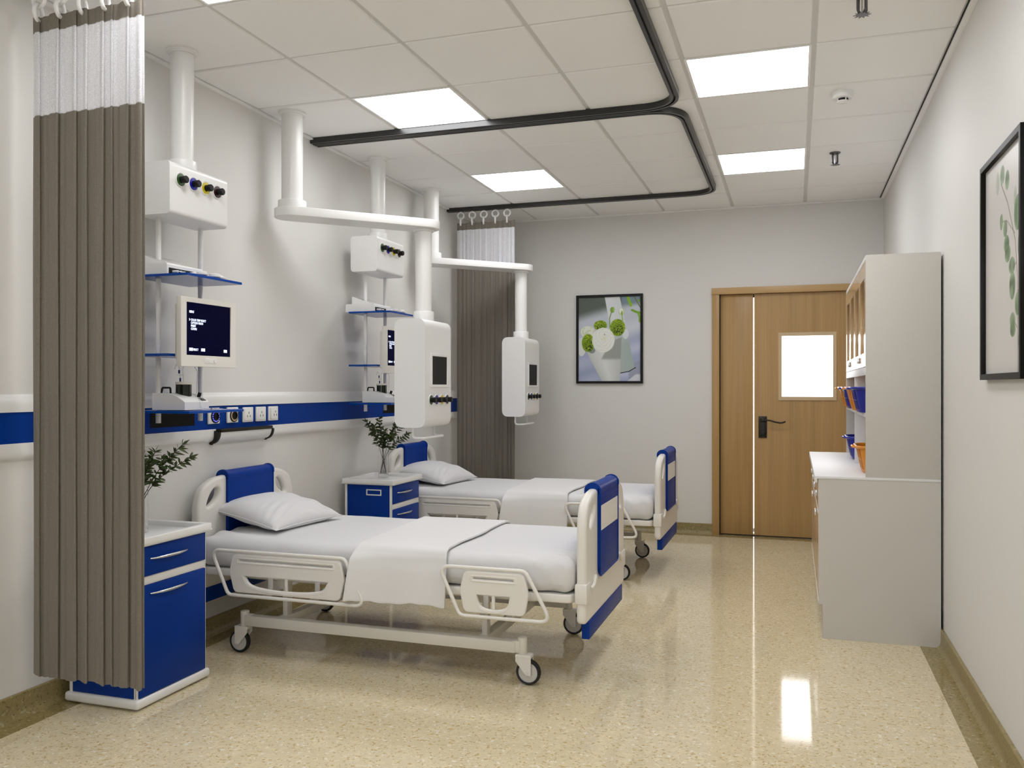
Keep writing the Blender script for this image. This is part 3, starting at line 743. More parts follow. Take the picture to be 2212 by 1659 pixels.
sprig_plant(-2.728, 5.42, [(-.105, -.04, .375, 1), (-.02, -.02, .395, 1), (.075, .05, .350, -1), (.140, .09, .285, -1), (-.045, .05, .325, -1), (.035, -.05, .315, 1)], 'dark green leafy sprigs in the vase between the two beds', 23, 20, 1.05)

# =================================================================== EQUIPMENT PENDANTS ON THE CEILING
def knob(x, y, z, ring, par, sc=1.0, lab_=None):
    c = (x, y, z)
    g = add('gas_port', B().lathe(c, [(.034*sc, -.002), (.034*sc, .003), (.031*sc, .005), (.029*sc, .003), (.026*sc, .003), (.026*sc, 0)], 32, axis=(1, 0, 0)), 'white', par)
    add('colour_ring', B().lathe(c, [(.0275*sc, .001), (.0275*sc, .0045), (.012*sc, .0055)], 32, axis=(1, 0, 0)), ring, g)
    add('knob', B().lathe(c, [(.015*sc, .002), (.015*sc, .020), (.0165*sc, .021), (.0165*sc, .034), (.013*sc, .038), (0, .038)], 28, axis=(1, 0, 0)), 'black', g)
PX, PY = -2.735, 3.355
pa = empty('equipment_pendant', (PX, PY, 1.14), 'ceiling pendant with box of coloured gas ports and blue shelves, beside the near curtain', 'pendant', 'shelved equipment pendants')
add('ceiling_flange', B().lathe((PX, PY, ZC), [(0, 0), (.072, 0), (.072, -.010), (.068, -.014), (.062, -.014), (.060, -.020), (.05, -.020)], 48), 'pole', pa)
add('pole', B().cyl((PX, PY, 2.30), (PX, PY, ZC-.004), .053, n=48), 'pole', pa)
add('collar', B().cyl((PX, PY, 2.300), (PX, PY, 2.362), .066, n=48, bev=.003), 'pole', pa)
hd = add('gas_box', addprismY(B(), [(p.x, p.y) for p in fillet([(-2.833, 2.078), (-2.636, 2.078), (-2.636, 2.315), (-2.833, 2.315)], .022, n=5)], 3.152, 3.560), 'white', pa)
for yk, rg_ in ((3.222, 'green'), (3.308, 'bluering'), (3.395, 'yellow'), (3.480, 'redring')): knob(-2.636, yk, 2.240, rg_, hd)
for yk in (3.228, 3.520): add('support_rod', B().cyl((-2.762, yk, 1.140), (-2.762, yk, 2.080), .0118, n=20), 'pole', pa)
for (x1_, z_) in ((-2.545, 1.800), (-2.644, 1.4438), (-2.535, 1.1870)):
    add('shelf', B().box(-2.852, x1_, 3.157, 3.552, z_, z_+.0115, .0012, 1), 'bluegl', pa, label='blue acrylic shelf')
# second one
DP = (0, 1.995, 0)
pa2 = dup(pa, DP, 'ceiling pendant with box of coloured gas ports and blue shelves, between the two beds')

# monitor on the pendant
mo = empty('monitor', (-2.60, 3.355, 1.397), 'boxy white monitor showing a dark blue menu on the near pendant', 'monitor', 'monitors on the pendants')
FX = -2.580
oy0, oy1, oz0, oz1 = 3.158, 3.550, 1.397, 1.710; sy0, sy1, sz0, sz1 = 3.196, 3.512, 1.449, 1.687
add('bezel', plate([fillet([(oy0, oz0), (oy1, oz0), (oy1, oz1), (oy0, oz1)], .003), [(sy0, sz0), (sy1, sz0), (sy1, sz1), (sy0, sz1)]], .026, .002, fYZ(FX-.013)), 'ivory', mo)
add('back_cover', B().box(FX-.052, FX-.024, oy0+.02, oy1-.02, oz0+.03, oz1-.03, .008), 'ivory', mo)
sc_ = add('screen', B().box(FX-.024, FX-.005, sy0-.002, sy1+.002, sz0-.002, sz1+.002).mesh('s', sm=False), 'screen', mo, label='dark blue screen')
def tx(body, u, v, size, bold=.0006):
    return text_mesh(body, size, lambda a, c, d: (FX-.0046, sy0+u+a*.80, sz0+v+c), 'LEFT', bold)
W_, H_ = sy1-sy0, sz1-sz0
for body, u, v, s_ in (('MENU', .022, .191, .0145), ('COLOR TEMP SELECT', .033, .155, .0135), ('CAPTION VISION', .033, .1415, .0135), ('PRESET', .033, .128, .0135), ('CONFIG', .033, .1145, .0135), ('SELECT', .050, .0215, .0130)):
    add('menu_line', tx(body, u, v, s_), 'text', sc_)
add('menu_cursor', plate([[(sy0+.022, sz0+.1535), (sy0+.029, sz0+.160), (sy0+.022, sz0+.1665)]], .0004, 0, fYZ(FX-.0046)), 'text', sc_)
for u0, u1 in ((.022, .0335), (.035, .0475), (.104, .131), (.268, .292)): add('menu_key', B().box(FX-.0050, FX-.0046, sy0+u0, sy0+u1, sz0+.0195, sz0+.033).mesh('t', sm=False), 'text', sc_)
c = B(); c.addmesh(plate([fillet([(3.318, 1.413), (3.405, 1.413), (3.405, 1.439), (3.318, 1.439)], .012)], .002, .0008, fYZ(FX)))
c.lathe((FX, 3.392, 1.426), [(.009, 0), (.009, .003), (0, .004)], 24, axis=(1, 0, 0)); c.lathe((FX, 3.350, 1.426), [(.005, 0), (.005, .0025), (0, .003)], 20, axis=(1, 0, 0)); c.lathe((FX, 3.336, 1.426), [(.003, 0), (.003, .0025), (0, .003)], 16, axis=(1, 0, 0))
add('control_buttons', c, 'white', mo)
add('mount_bracket', B().box(-2.752, FX-.050, 3.505, 3.530, 1.52, 1.58, .004), 'pole', mo)
dup(mo, DP, 'boxy white monitor with dark blue menu, half hidden behind the hanging gas column')

# recorder box on the top shelf
Z1 = 1.8118
rc = empty('signal_recorder', (-2.77, 3.27, Z1), 'low white recorder box with cable sockets on the top shelf of the near pendant', 'medical recorder', 'recorder boxes on the top shelves')
add('casing', addprismY(B(), [(p.x, p.y) for p in fillet([(-2.882, Z1), (-2.668, Z1), (-2.668, Z1+.052), (-2.882, Z1+.052)], [.002, .002, .012, .012])], 3.172, 3.420), 'white', rc)
lid = B(); addprismY(lid, [(-2.852, Z1+.050), (-2.700, Z1+.050), (-2.700, Z1+.054), (-2.852, Z1+.106)], 3.205, 3.400)
add('sloping_display', lid, 'white', rc); add('display_glass', addprismY(B(), [(-2.840, Z1+.1025), (-2.715, Z1+.0598), (-2.715, Z1+.0608), (-2.840, Z1+.1036)], 3.215, 3.390).mesh('g', sm=False), 'hub', rc)
add('socket_bay', B().box(-2.672, -2.6672, 3.184, 3.345, Z1+.004, Z1+.030), 'black', rc)
pl = B()
for q in range(3): pl.cyl((-2.668, 3.212+.022*q, Z1+.014), (-2.640, 3.214+.022*q, Z1+.013), .0065, n=14)
add('plug', pl, 'white', rc)
cb = B()
for q in range(3): cb.addmesh(tube([(-2.642, 3.214+.022*q, Z1+.012), (-2.625, 3.235+.020*q, Z1+.006), (-2.600, 3.250+.014*q, Z1+.004), (-2.580, 3.262+.008*q, Z1+.006)], .0018, .01, res=1))
add('cable', cb, 'black', rc)
dup(rc, DP, 'low white recorder box with cable sockets on the far pendant top shelf')
def probe(x, y, dy, label):
    e = empty('round_probe', (x, y, Z1), label, 'probe', 'round white probes')
    add('disc', B().lathe((x, y, Z1+.0035), [(0, 0), (.022, 0), (.0262, .003), (.0262, .013), (.022, .017), (.005, .0175), (.004, .021), (0, .021)], 36), 'white', e)
    add('grip', B().cyl((x, y, Z1+.0085), (x+dy[0], y+dy[1], Z1+.0085), .0085, n=20, bev=.002).cyl((x+dy[0], y+dy[1], Z1+.0085), (x+dy[0]*1.5, y+dy[1]*1.5, Z1+.0075), .005, .003, n=14), 'white', e)
    return e
p1 = probe(-2.575, 3.290, (-.018, -.034), 'small white disc probe nearest the recorder on the near pendant shelf')
p2 = probe(-2.570, 3.378, (.012, .036), 'small white disc probe farthest right on the near pendant shelf')
dup(p1, DP, 'small white disc probe nearest the recorder on the far pendant shelf')
dup(p2, DP, 'small white disc probe by the hanging column, on the far pendant shelf')

# suction pump on the lowest shelf
Z3 = 1.1988
pu = empty('suction_pump', (-2.67, 3.28, Z3), 'white suction pump with dark green jar on the lowest shelf of the near pendant', 'suction pump', 'suction pumps on the lowest shelves')
bodyp = [(-2.768, Z3+.003), (-2.590, Z3+.003), (-2.590, Z3+.038), (-2.602, Z3+.046), (-2.640, Z3+.066), (-2.675, Z3+.077), (-2.768, Z3+.079)]
add('pump_body', addprismY(B(), bodyp, 3.195, 3.362).mesh('p', 20), 'white', pu)
add('jar', B().lathe((-2.668, 3.283, Z3+.052), [(0, 0), (.0345, 0), (.0345, .066), (0, .066)], 40), 'jar', pu, label='dark green jar')
add('jar_lid', B().lathe((-2.668, 3.283, Z3+.118), [(.0350, 0), (.0355, .001), (.0355, .010), (.033, .012), (0, .013)], 40), 'ivory', pu)
add('carry_handle', B().addmesh(tube([(-2.752, 3.235, Z3+.076), (-2.745, 3.235, Z3+.103), (-2.706, 3.240, Z3+.103), (-2.704, 3.240, Z3+.072)], .0045, .006)), 'black', pu)
cn = B().cyl((-2.680, 3.275, Z3+.131), (-2.680, 3.275, Z3+.148), .0042, n=12).cyl((-2.682, 3.270, Z3+.168), (-2.682, 3.270, Z3+.184), .0042, n=12).cyl((-2.600, 3.395, Z3+.004), (-2.590, 3.378, Z3+.004), .0035, n=12)
add('connector', cn, 'navyc', pu)
add('filter_disc', B().lathe((-2.681, 3.273, Z3+.160), [(0, 0), (.014, 0), (.014, .003), (0, .003)], 24), 'tube', pu)
tb = B().addmesh(tube([(-2.680, 3.274, Z3+.148), (-2.682, 3.270, Z3+.195), (-2.690, 3.262, Z3+.215), (-2.690, 3.250, Z3+.190)], .0022, .01, res=2))
tb.addmesh(tube([(-2.672, 3.285, Z3+.131), (-2.670, 3.275, Z3+.200), (-2.655, 3.320, Z3+.225), (-2.645, 3.350, Z3+.180), (-2.650, 3.350, Z3+.080), (-2.650, 3.345, Z3+.070)], .0026, .03, res=2))
tb.addmesh(tube([(-2.585, 3.285, Z3+.060), (-2.580, 3.290, Z3+.010), (-2.572, 3.32, Z3+.0035), (-2.565, 3.36, Z3+.0035), (-2.575, 3.40, Z3+.0035), (-2.560, 3.43, Z3+.0035), (-2.585, 3.44, Z3+.0035), (-2.60, 3.41, Z3+.0035)], .0024, .02, res=2))
add('clear_tubing', tb, 'tube', pu)
add('pressure_knob', B().cyl((-2.630, 3.338, Z3+.058), (-2.622, 3.338, Z3+.080), .0085, n=20, bev=.001), 'black', pu)
add('gauge_window', B().addmesh(plate([[(-.016, -.012), (.016, -.012), (.016, .012), (-.016, .012)]], .002, .0006, lambda u, v, w_: (-2.606+v*.86+w_*.4, 3.334+u, Z3+.050-v*.48+w_*.9))), 'jar', pu)
dup(pu, DP, 'white suction pump with dark green jar on the far pendant, above the blue panel')

# hanging arm pendants with gas columns
AX, AY = -2.750, 4.310; EX, EY = -2.180, 4.878
ar = empty('arm_pendant', (EX, EY, .99), 'white swing-arm pendant with hanging gas column above the nearer bed', 'pendant', 'swing-arm ceiling pendants')
add('ceiling_flange', B().lathe((AX, AY, ZC), [(0, 0), (.078, 0), (.078, -.014), (.074, -.018), (.064, -.018), (.062, -.026), (.05, -.026)], 48), 'pole', ar)
add('upper_pole', B().cyl((AX, AY, 2.33), (AX, AY, ZC-.004), .0605, n=48), 'pole', ar)
add('collar', B().cyl((AX, AY, 2.322), (AX, AY, 2.374), .080, n=48, bev=.003), 'pole', ar)
dv = Vector((EX-AX, EY-AY)).normalized(); nv = Vector((-dv.y, dv.x)); A0, A1 = Vector((AX, AY)), Vector((EX, EY)); lp = []
for k in range(17): a = math.pi/2+math.pi*k/16; lp.append(A0+(dv*math.cos(a)+nv*math.sin(a))*.100)
for k in range(17): a = -math.pi/2+math.pi*k/16; lp.append(A1+(dv*math.cos(a)+nv*math.sin(a))*.100)
add('swing_arm', plate([[(p.x, p.y) for p in lp]], .050, .003, fXY(2.302)), 'white', ar)
add('collar', B().cyl((EX, EY, 2.262), (EX, EY, 2.278), .065, n=48, bev=.004), 'pole', ar)
add('drop_pole', B().cyl((EX, EY, 1.70), (EX, EY, 2.272), .0505, n=48), 'pole', ar)
add('collar', B().cyl((EX, EY, 1.705), (EX, EY, 1.770), .0645, n=48, bev=.003), 'pole', ar)
x0, x1, y0, y1 = -2.280, -2.081, 4.677, 5.080
gc = add('gas_column', addprismY(B(), [(p.x, p.y) for p in fillet([(x0, 1.062), (x1, 1.062), (x1, 1.714), (x0, 1.714)], .055, n=10)], y0, y1).mesh('g', 25), 'white', ar)
for yk, rg_ in ((4.762, 'green'), (4.845, 'bluering'), (4.928, 'yellow'), (5.012, 'redring')): knob(x1, yk, 1.227, rg_, gc)
add('display_frame', plate([fillet([(4.757, 1.303), (5.026, 1.303), (5.026, 1.509), (4.757, 1.509)], .006), [(4.778, 1.320), (5.005, 1.320), (5.005, 1.492), (4.778, 1.492)]], .008, .002, fYZ(x1+.002)), 'white', gc)
add('display', B().box(x1-.002, x1+.003, 4.776, 5.007, 1.318, 1.494).mesh('d', sm=False), 'screenblk', gc, label='blank black display')
add('grab_handle', B().addmesh(tube([(EX, 4.722, 1.07), (EX, 4.722, .998), (EX+.066, 4.722, .998), (EX+.066, 5.040, .998), (EX, 5.040, .998), (EX, 5.040, 1.07)], .0078, .022, res=4)), 'pole', ar)
dup(ar, (-.007, 2.012, 0), 'white swing-arm pendant with hanging gas column in front of the far curtain')

# =================================================================== CURTAIN RAILS
RW, RZ = .0225, ZC-.034
prof = [(-RW, ZC-.001), (-RW, RZ), (-.006, RZ), (-.006, RZ+.010), (-RW+.004, RZ+.010), (-RW+.004, RZ+.014), (RW-.004, RZ+.014), (RW-.004, RZ+.010), (.006, RZ+.010), (.006, RZ), (RW, RZ), (RW, ZC-.001)]
def rail(ya, yb, label):
    path = fillet([(XL+.004, yb, 0), (-.608, yb, 0), (-.608, ya, 0), (XL+.004, ya, 0)], [0, .22, .22, 0], False, 16)
    return add('curtain_rail', B().sweep([(p.x, p.y) for p in path], prof).mesh('r', 30), 'rail', None, (-1.7, (ya+yb)/2, RZ), label, 'curtain rail', 'black ceiling curtain rails')
rail(2.608, 4.806, 'black U-shaped curtain rail on the ceiling over the nearer bed'); rail(4.860, 7.062, 'black U-shaped curtain rail on the ceiling over the far bed')

# =================================================================== CURTAINS
CX0, CX1, CYB = -2.838, -2.300, 7.062
def curtain_path(n=460):
    """irregular overlapping pleats seen from above: (x, y offset)"""
    rg = random.Random(5); W = [1.0, 2.1, 1.9, 1.2, 1.7, 1.0, 1.6, 1.3]; A = [.8, 1.0, .9, .8, 1.0, .7, 1.1, .9]; key = [(0.0, 0.010)]; x = 0
    for w_, a in zip(W, A):
        # a broad face leaning forward, then a short tuck running back underneath the next one
        key += [(x+w_*.25, .0035*a), (x+w_*.55, -.002*a), (x+w_*.80, -.0085*a), (x+w_*1.0, -.010*a), (x+w_*1.04, -.004*a), (x+w_*.97, .0045*a)]; x += w_
    key.append((x+.15, .004)); K = [Vector((p[0]/(x+.15), p[1])) for p in key]; P = []
    def cr(p0, p1, p2, p3, t): return .5*((2*p1)+(-p0+p2)*t+(2*p0-5*p1+4*p2-p3)*t*t+(-p0+3*p1-3*p2+p3)*t**3)
    m = len(K)-1; per = n//m
    for i in range(m):
        for q in range(per): P.append(cr(K[max(0, i-1)], K[i], K[i+1], K[min(m, i+2)], q/per))
    P.append(K[-1]); P = [Vector((p.x, p.y+.0014*math.sin(p.x*2*math.pi*13+1)+.0008*math.sin(p.x*2*math.pi*21))) for p in P]; lo, hi = min(p.x for p in P), max(p.x for p in P)
    return [(CX0+(p.x-lo)*(CX1-CX0)/(hi-lo), p.y+.0015*math.sin(p.x*90)) for p in P]
CP = curtain_path()
def curtain_strip(z0, z1, rows, inset=0):
    V, F = [], []; n = len(CP)
    for r_ in range(rows+1):
        z = z0+(z1-z0)*r_/rows
        for k, (x, y) in enumerate(CP):
            s_ = 1+.10*math.sin(z*2.2+k*.02)
            top_ = max(0, (z-2.5)/.25)
            V.append((x+.0016*math.sin(z*3+k*.05), CYB+y*s_*(1-.25*top_), z+(.004*math.sin(k*.09) if r_ == 0 and z0 < .5 else 0)+(-.008*abs(math.sin(math.pi*k/n*5)) if r_ == rows and z1 > 2.7 else 0)))
    for r_ in range(rows):
        for k in range(n-1): F.append((r_*n+k, r_*n+k+1, (r_+1)*n+k+1, (r_+1)*n+k))
    me = bpy.data.meshes.new('c'); me.from_pydata(V, [], F)
    bm = bmesh.new(); bm.from_mesh(me); bmesh.ops.solidify(bm, geom=bm.faces[:], thickness=.0016); bmesh.ops.recalc_face_normals(bm, faces=bm.faces); bm.to_mesh(me); bm.free()
    smooth(me, 60); return me
cu2 = empty('privacy_curtain', ((CX0+CX1)/2, CYB, .18), 'gathered taupe curtain with white net band, at the end wall beyond the far bed', 'curtain', 'privacy curtains')
add('drape', curtain_strip(.180, 2.362, 30), 'drape', cu2); add('net_band', curtain_strip(2.360, 2.688, 8), 'net', cu2, label='white net band'); add('top_hem', curtain_strip(2.686, 2.752, 3), 'drape', cu2)
def torus(c, axis, R_, r_, flat=1.0):
    q = Vector((0, 0, 1)).rotation_difference(Vector(axis)); pts = [Vector(c)+q @ Vector((R_*math.cos(a), R_*math.sin(a), 0)) for a in [2*math.pi*k/28 for k in range(28)]]
    return tube(pts, r_, 0, True, 3)
for k in range(5):
    xr_ = CX0+.040+k*.108*(CX1-CX0)/.54
    r1 = add('hanging_ring', torus((xr_, CYB, RZ-.036), (0, 1, 0), .0290, .0078), 'pole', cu2)
    add('hook_ring', torus((xr_-.002, CYB, RZ-.088), (.95, .3, 0), .0300, .0082), 'pole', cu2)
dup(cu2, (0, 2.608-CYB, 0), 'gathered taupe curtain with white net band, large at the left edge of the picture')

# =================================================================== CEILING DEVICES
sm = empty('smoke_detector', (.243, 4.932, ZC), 'round white smoke detector on the ceiling right of the light panels', 'smoke detector')
add('base', B().lathe((.243, 4.932, ZC+.002), [(0, 0), (.056, 0), (.056, -.016), (.054, -.020), (.0545, -.021), (.052, -.034), (.046, -.038), (0, -.038)], 48), 'white', sm)
add('sensor_chamber', B().lathe((.243, 4.932, ZC-.036), [(.028, 0), (.028, -.012), (0, -.012)], 32), 'black', sm)
cp = B().lathe((.243, 4.932, ZC-.048), [(0, 0), (.031, 0), (.031, -.004), (.024, -.009), (.012, -.0095), (.011, -.008), (0, -.008)], 36)
for k in range(4): a = math.pi*k/2+.5; cp.box(.243+.029*math.cos(a)-.003, .243+.029*math.cos(a)+.003, 4.932+.029*math.sin(a)-.003, 4.932+.029*math.sin(a)+.003, ZC-.050, ZC-.034)
add('cap', cp, 'white', sm)
sk = empty('fire_sprinkler', (.256, 6.186, ZC), 'small dark metal fire sprinkler on the ceiling above the wooden door side', 'sprinkler', 'ceiling fire sprinklers')
add('escutcheon', B().lathe((.256, 6.186, ZC+.002), [(0, 0), (.035, 0), (.036, -.006), (.030, -.011), (0, -.012)], 36), 'gunmetal', sk)
b = B()
for k in range(4):
    a = math.pi*k/2+.6; cx_, cy_ = .256+.021*math.cos(a), 6.186+.021*math.sin(a)
    b.addmesh(tube([(cx_, cy_, ZC-.006), (cx_, cy_, ZC-.066), (.256+.006*math.cos(a), 6.186+.006*math.sin(a), ZC-.080)], .0048, .012, res=2))
add('frame_arms', b, 'gunmetal', sk)
add('heat_bulb', B().cyl((.256, 6.186, ZC-.010), (.256, 6.186, ZC-.078), .004, n=12), 'chrome', sk)
st = []
for k in range(20): a = 2*math.pi*k/20; r_ = .034 if k % 2 == 0 else .019; st.append((.256+r_*math.cos(a), 6.186+r_*math.sin(a)))
add('deflector', plate([st], .0022, .0005, fXY(ZC-.083)), 'gunmetal', sk)
dup(sk, (0, 3.726-6.186, 0), 'dark metal fire sprinkler cut off by the top edge of the picture')

# =================================================================== PICTURES
def painting(name, fn, W, H, frame, parent):
    """an opaque print: a fine grid of coloured points"""
    V = [frame(u/(W-1), v/(H-1)) for v in range(H) for u in range(W)]
    F = [(v*W+u, v*W+u+1, (v+1)*W+u+1, (v+1)*W+u) for v in range(H-1) for u in range(W-1)]
    me = bpy.data.meshes.new(name); me.from_pydata(V, [], F)
    U, Vv = np.meshgrid(np.linspace(0, 1, W), np.linspace(0, 1, H)); img = fn(U, Vv)
    lin = np.where(img <= .04045, img/12.92, ((img+.055)/1.055)**2.4)
    ca = me.color_attributes.new('print', 'FLOAT_COLOR', 'POINT'); ca.data.foreach_set('color', np.concatenate([lin, np.ones((H, W, 1))], 2).reshape(-1).astype(np.float32))
    m = bpy.data.materials.new(name+'_ink'); m.use_nodes = True; nt = m.node_tree; at = nt.nodes.new('ShaderNodeVertexColor'); at.layer_name = 'print'
    b_ = nt.nodes['Principled BSDF']; nt.links.new(at.outputs[0], b_.inputs['Base Color']); b_.inputs['Roughness'].default_value = .35; b_.inputs['Specular IOR Level'].default_value = .3
    return add(name, me, m, parent)
def S(x, a, c): t = np.clip((x-a)/(c-a), 0, 1); return t*t*(3-2*t)
def over(img, mask, col): return img*(1-mask[..., None])+np.array(col)[None, None]/255*mask[..., None] if np.ndim(col) == 1 else img*(1-mask[..., None])+col*mask[..., None]
def vn(X, Y, s, seed):
    rs = np.random.RandomState(seed); G = rs.rand(64, 64); x, y = X*s, Y*s; i, j = np.floor(x).astype(int), np.floor(y).astype(int); fx, fy = x-i, y-j; fx = fx*fx*(3-2*fx); fy = fy*fy*(3-2*fy)
    g = lambda a, c: G[a % 64, c % 64]
    return g(i, j)*(1-fx)*(1-fy)+g(i+1, j)*fx*(1-fy)+g(i, j+1)*(1-fx)*fy+g(i+1, j+1)*fx*fy
def seg(X, Y, pts, w_):
    m = np.zeros_like(X)
    for (a, c), (d, e) in zip(pts, pts[1:]):
        t = np.clip(((X-a)*(d-a)+(Y-c)*(e-c))/((d-a)**2+(e-c)**2), 0, 1); m = np.maximum(m, 1-S(np.hypot(X-a-t*(d-a), Y-c-t*(e-c)), w_*.5, w_))
    return m
def flowers(U, V):
    X, Y = 185+U*855, 1440-V*1170       # units of a drawing 855 wide and 1170 high
    mix = lambda a, c, t: np.array(a)[None, None]/255*(1-t[..., None])+np.array(c)[None, None]/255*t[..., None]
    d = Y+(X-185)*.28
    img = mix((92, 102, 92), (196, 203, 212), S(d, 470, 640)); img = img*(1-S(d, 300, 360)[..., None]*0)
    img = over(img, S(d, 900, 1150)*.75, (150, 160, 196)); img = over(img, (.5+.5*np.sin(d*.021+1.5))*S(d, 560, 900)*.35*(.5+vn(X, Y, .006, 3)), (226, 228, 240))
    img = over(img, S(X, 760, 800)*(1-S(Y, 330, 420)), (120, 142, 156)); img = over(img, S(X, 860, 900)*S(Y, 1120+(1040-X)*.4, 1180+(1040-X)*.4)*.8, (150, 155, 175))
    img = over(img, S(X-850-(1440-Y)*1.2, 0, 20)*S(Y, 1330, 1360), (214, 216, 224))
    # tall vase standing behind
    xl = 548+(Y-270)*.175; xr_ = 758+(Y-270)*.205; m = S(X, xl-3, xl+6)*(1-S(X, xr_-6, xr_+3))*(1-S(Y, 1325-(X-760)*.22-4, 1330-(X-760)*.22+4))
    t = np.clip((X-xl)/(xr_-xl), 0, 1); shade = S(Y, 500, 1000); col = mix((222, 227, 230), (168, 182, 178), np.clip(shade*.9+t*.25-.1, 0, 1)); img = over(img, m, col)
    img = over(img, seg(X, Y, [(765, 1328), (880, 1308), (970, 1255)], 8), (40, 30, 45))
    # stems and buds
    img = over(img, seg(X, Y, [(640, 490), (616, 570), (622, 700)], 9), (120, 160, 70)); img = over(img, seg(X, Y, [(785, 520), (796, 600)], 9), (150, 185, 90))
    e = lambda cx_, cy_, a, c, s_=.06: 1-S(((X-cx_)/a)**2+((Y-cy_)/c)**2, 1-s_, 1+s_)
    img = over(img, e(655, 452, 31, 40), (132, 170, 62)); img = over(img, e(672, 440, 12, 34), (165, 200, 95)); img = over(img, e(779, 480, 40, 50), (200, 216, 150)); img = over(img, e(776, 468, 28, 36), (238, 242, 232)); img = over(img, e(786, 500, 9, 32), (120, 160, 50))
    for pts, w_, c in (([(862, 262), (885, 330), (908, 395)], 24, (140, 185, 30)), ([(945, 258), (1010, 380), (1045, 440)], 9, (110, 120, 60)), ([(925, 462), (985, 490), (1045, 505)], 20, (120, 170, 30)), ([(1000, 490), (1028, 560), (1028, 620)], 16, (125, 175, 35)), ([(1015, 330), (1045, 328)], 16, (120, 170, 30))): img = over(img, seg(X, Y, pts, w_), c)
    # white bloom at the left
    img = over(img, e(312, 750, 100, 82, .1), (232, 236, 222)); img = over(img, (vn(X, Y, .045, 5) > .62)*e(312, 750, 92, 74)*.6, (196, 208, 170)); img = over(img, e(225, 960, 62, 130, .12), (226, 230, 224)); img = over(img, e(836, 790, 44, 68, .2)*.75, (232, 238, 240))
    # front vase
    xl = 296+(Y-1030)*.52; xr_ = 782-np.maximum(0, Y-830)*.035; m = S(X, xl-4, xl+5)*(1-S(X, xr_-5, xr_+3))*S(Y, 1010-(X-300)*.36-6, 1010-(X-300)*.36+4)
    t = np.clip((X-xl)/(xr_-xl), 0, 1); img = over(img, m, mix((222, 225, 222), (182, 186, 180), np.clip(np.abs(t-.45)*1.4-.05, 0, 1)))
    img = over(img, m*S(X+Y*.55, 1110, 1140)*(1-S(Y, 1110-(X-640)*.0, 1160))*.75, (142, 148, 140)); img = over(img, e(372, 1012, 46, 40, .2)*.7, (110, 120, 118))
    # green pompons
    for cx_, cy_, a, c in ((490, 664, 92, 70), (728, 698, 103, 118), (318, 906, 88, 126)):
        m = e(cx_, cy_, a, c, .05); n1 = vn(X, Y, .085, int(cx_)); rr = ((X-cx_-a*.1)/a)**2+((Y-cy_-c*.3)/c)**2
        img = over(img, m, mix((156, 184, 28), (108, 138, 12), np.clip(n1*1.3, 0, 1))); img = over(img, m*(n1 < .42)*(1-S(rr, .1, .75))*.95, (30, 44, 6)); img = over(img, m*(vn(X, Y, .07, 77) > .7)*.6, (190, 214, 60))
    # large white bloom
    m = e(530, 868, 156, 172, .05); img = over(img, m, (238, 240, 234)); th = np.arctan2(Y-830, X-545); rr = np.hypot((X-540)/156, (Y-845)/172)
    img = over(img, m*np.clip(np.sin(rr*26+np.sin(th*5+rr*6)*1.6), 0, 1)**3*.35, (200, 208, 186)); img = over(img, m*(1-S(rr, .0, .35))*.35, (220, 226, 160)); img = over(img, e(546, 790, 7, 9, .3), (110, 120, 30))
    return np.clip(img, 0, 1)
fy = YE-.026; px_0, px_1, pz_0, pz_1 = -1.931, -1.311, 1.338, 2.154; fwid = .0215
pic = empty('framed_picture', ((px_0+px_1)/2, YE, pz_0), 'black framed picture of white and green flowers in pale vases on the end wall', 'picture')
add('picture_frame', plate([[(px_0, pz_0), (px_1, pz_0), (px_1, pz_1), (px_0, pz_1)], [(px_0+fwid, pz_0+fwid), (px_1-fwid, pz_0+fwid), (px_1-fwid, pz_1-fwid), (px_0+fwid, pz_1-fwid)]], .025, .001, fXZ(YE-.0135)), 'black', pic)
painting('flower_print', flowers, 190, 260, lambda u, v: (px_0+fwid+u*(px_1-px_0-2*fwid), YE-.012, pz_0+fwid+v*(pz_1-pz_0-2*fwid)), pic)

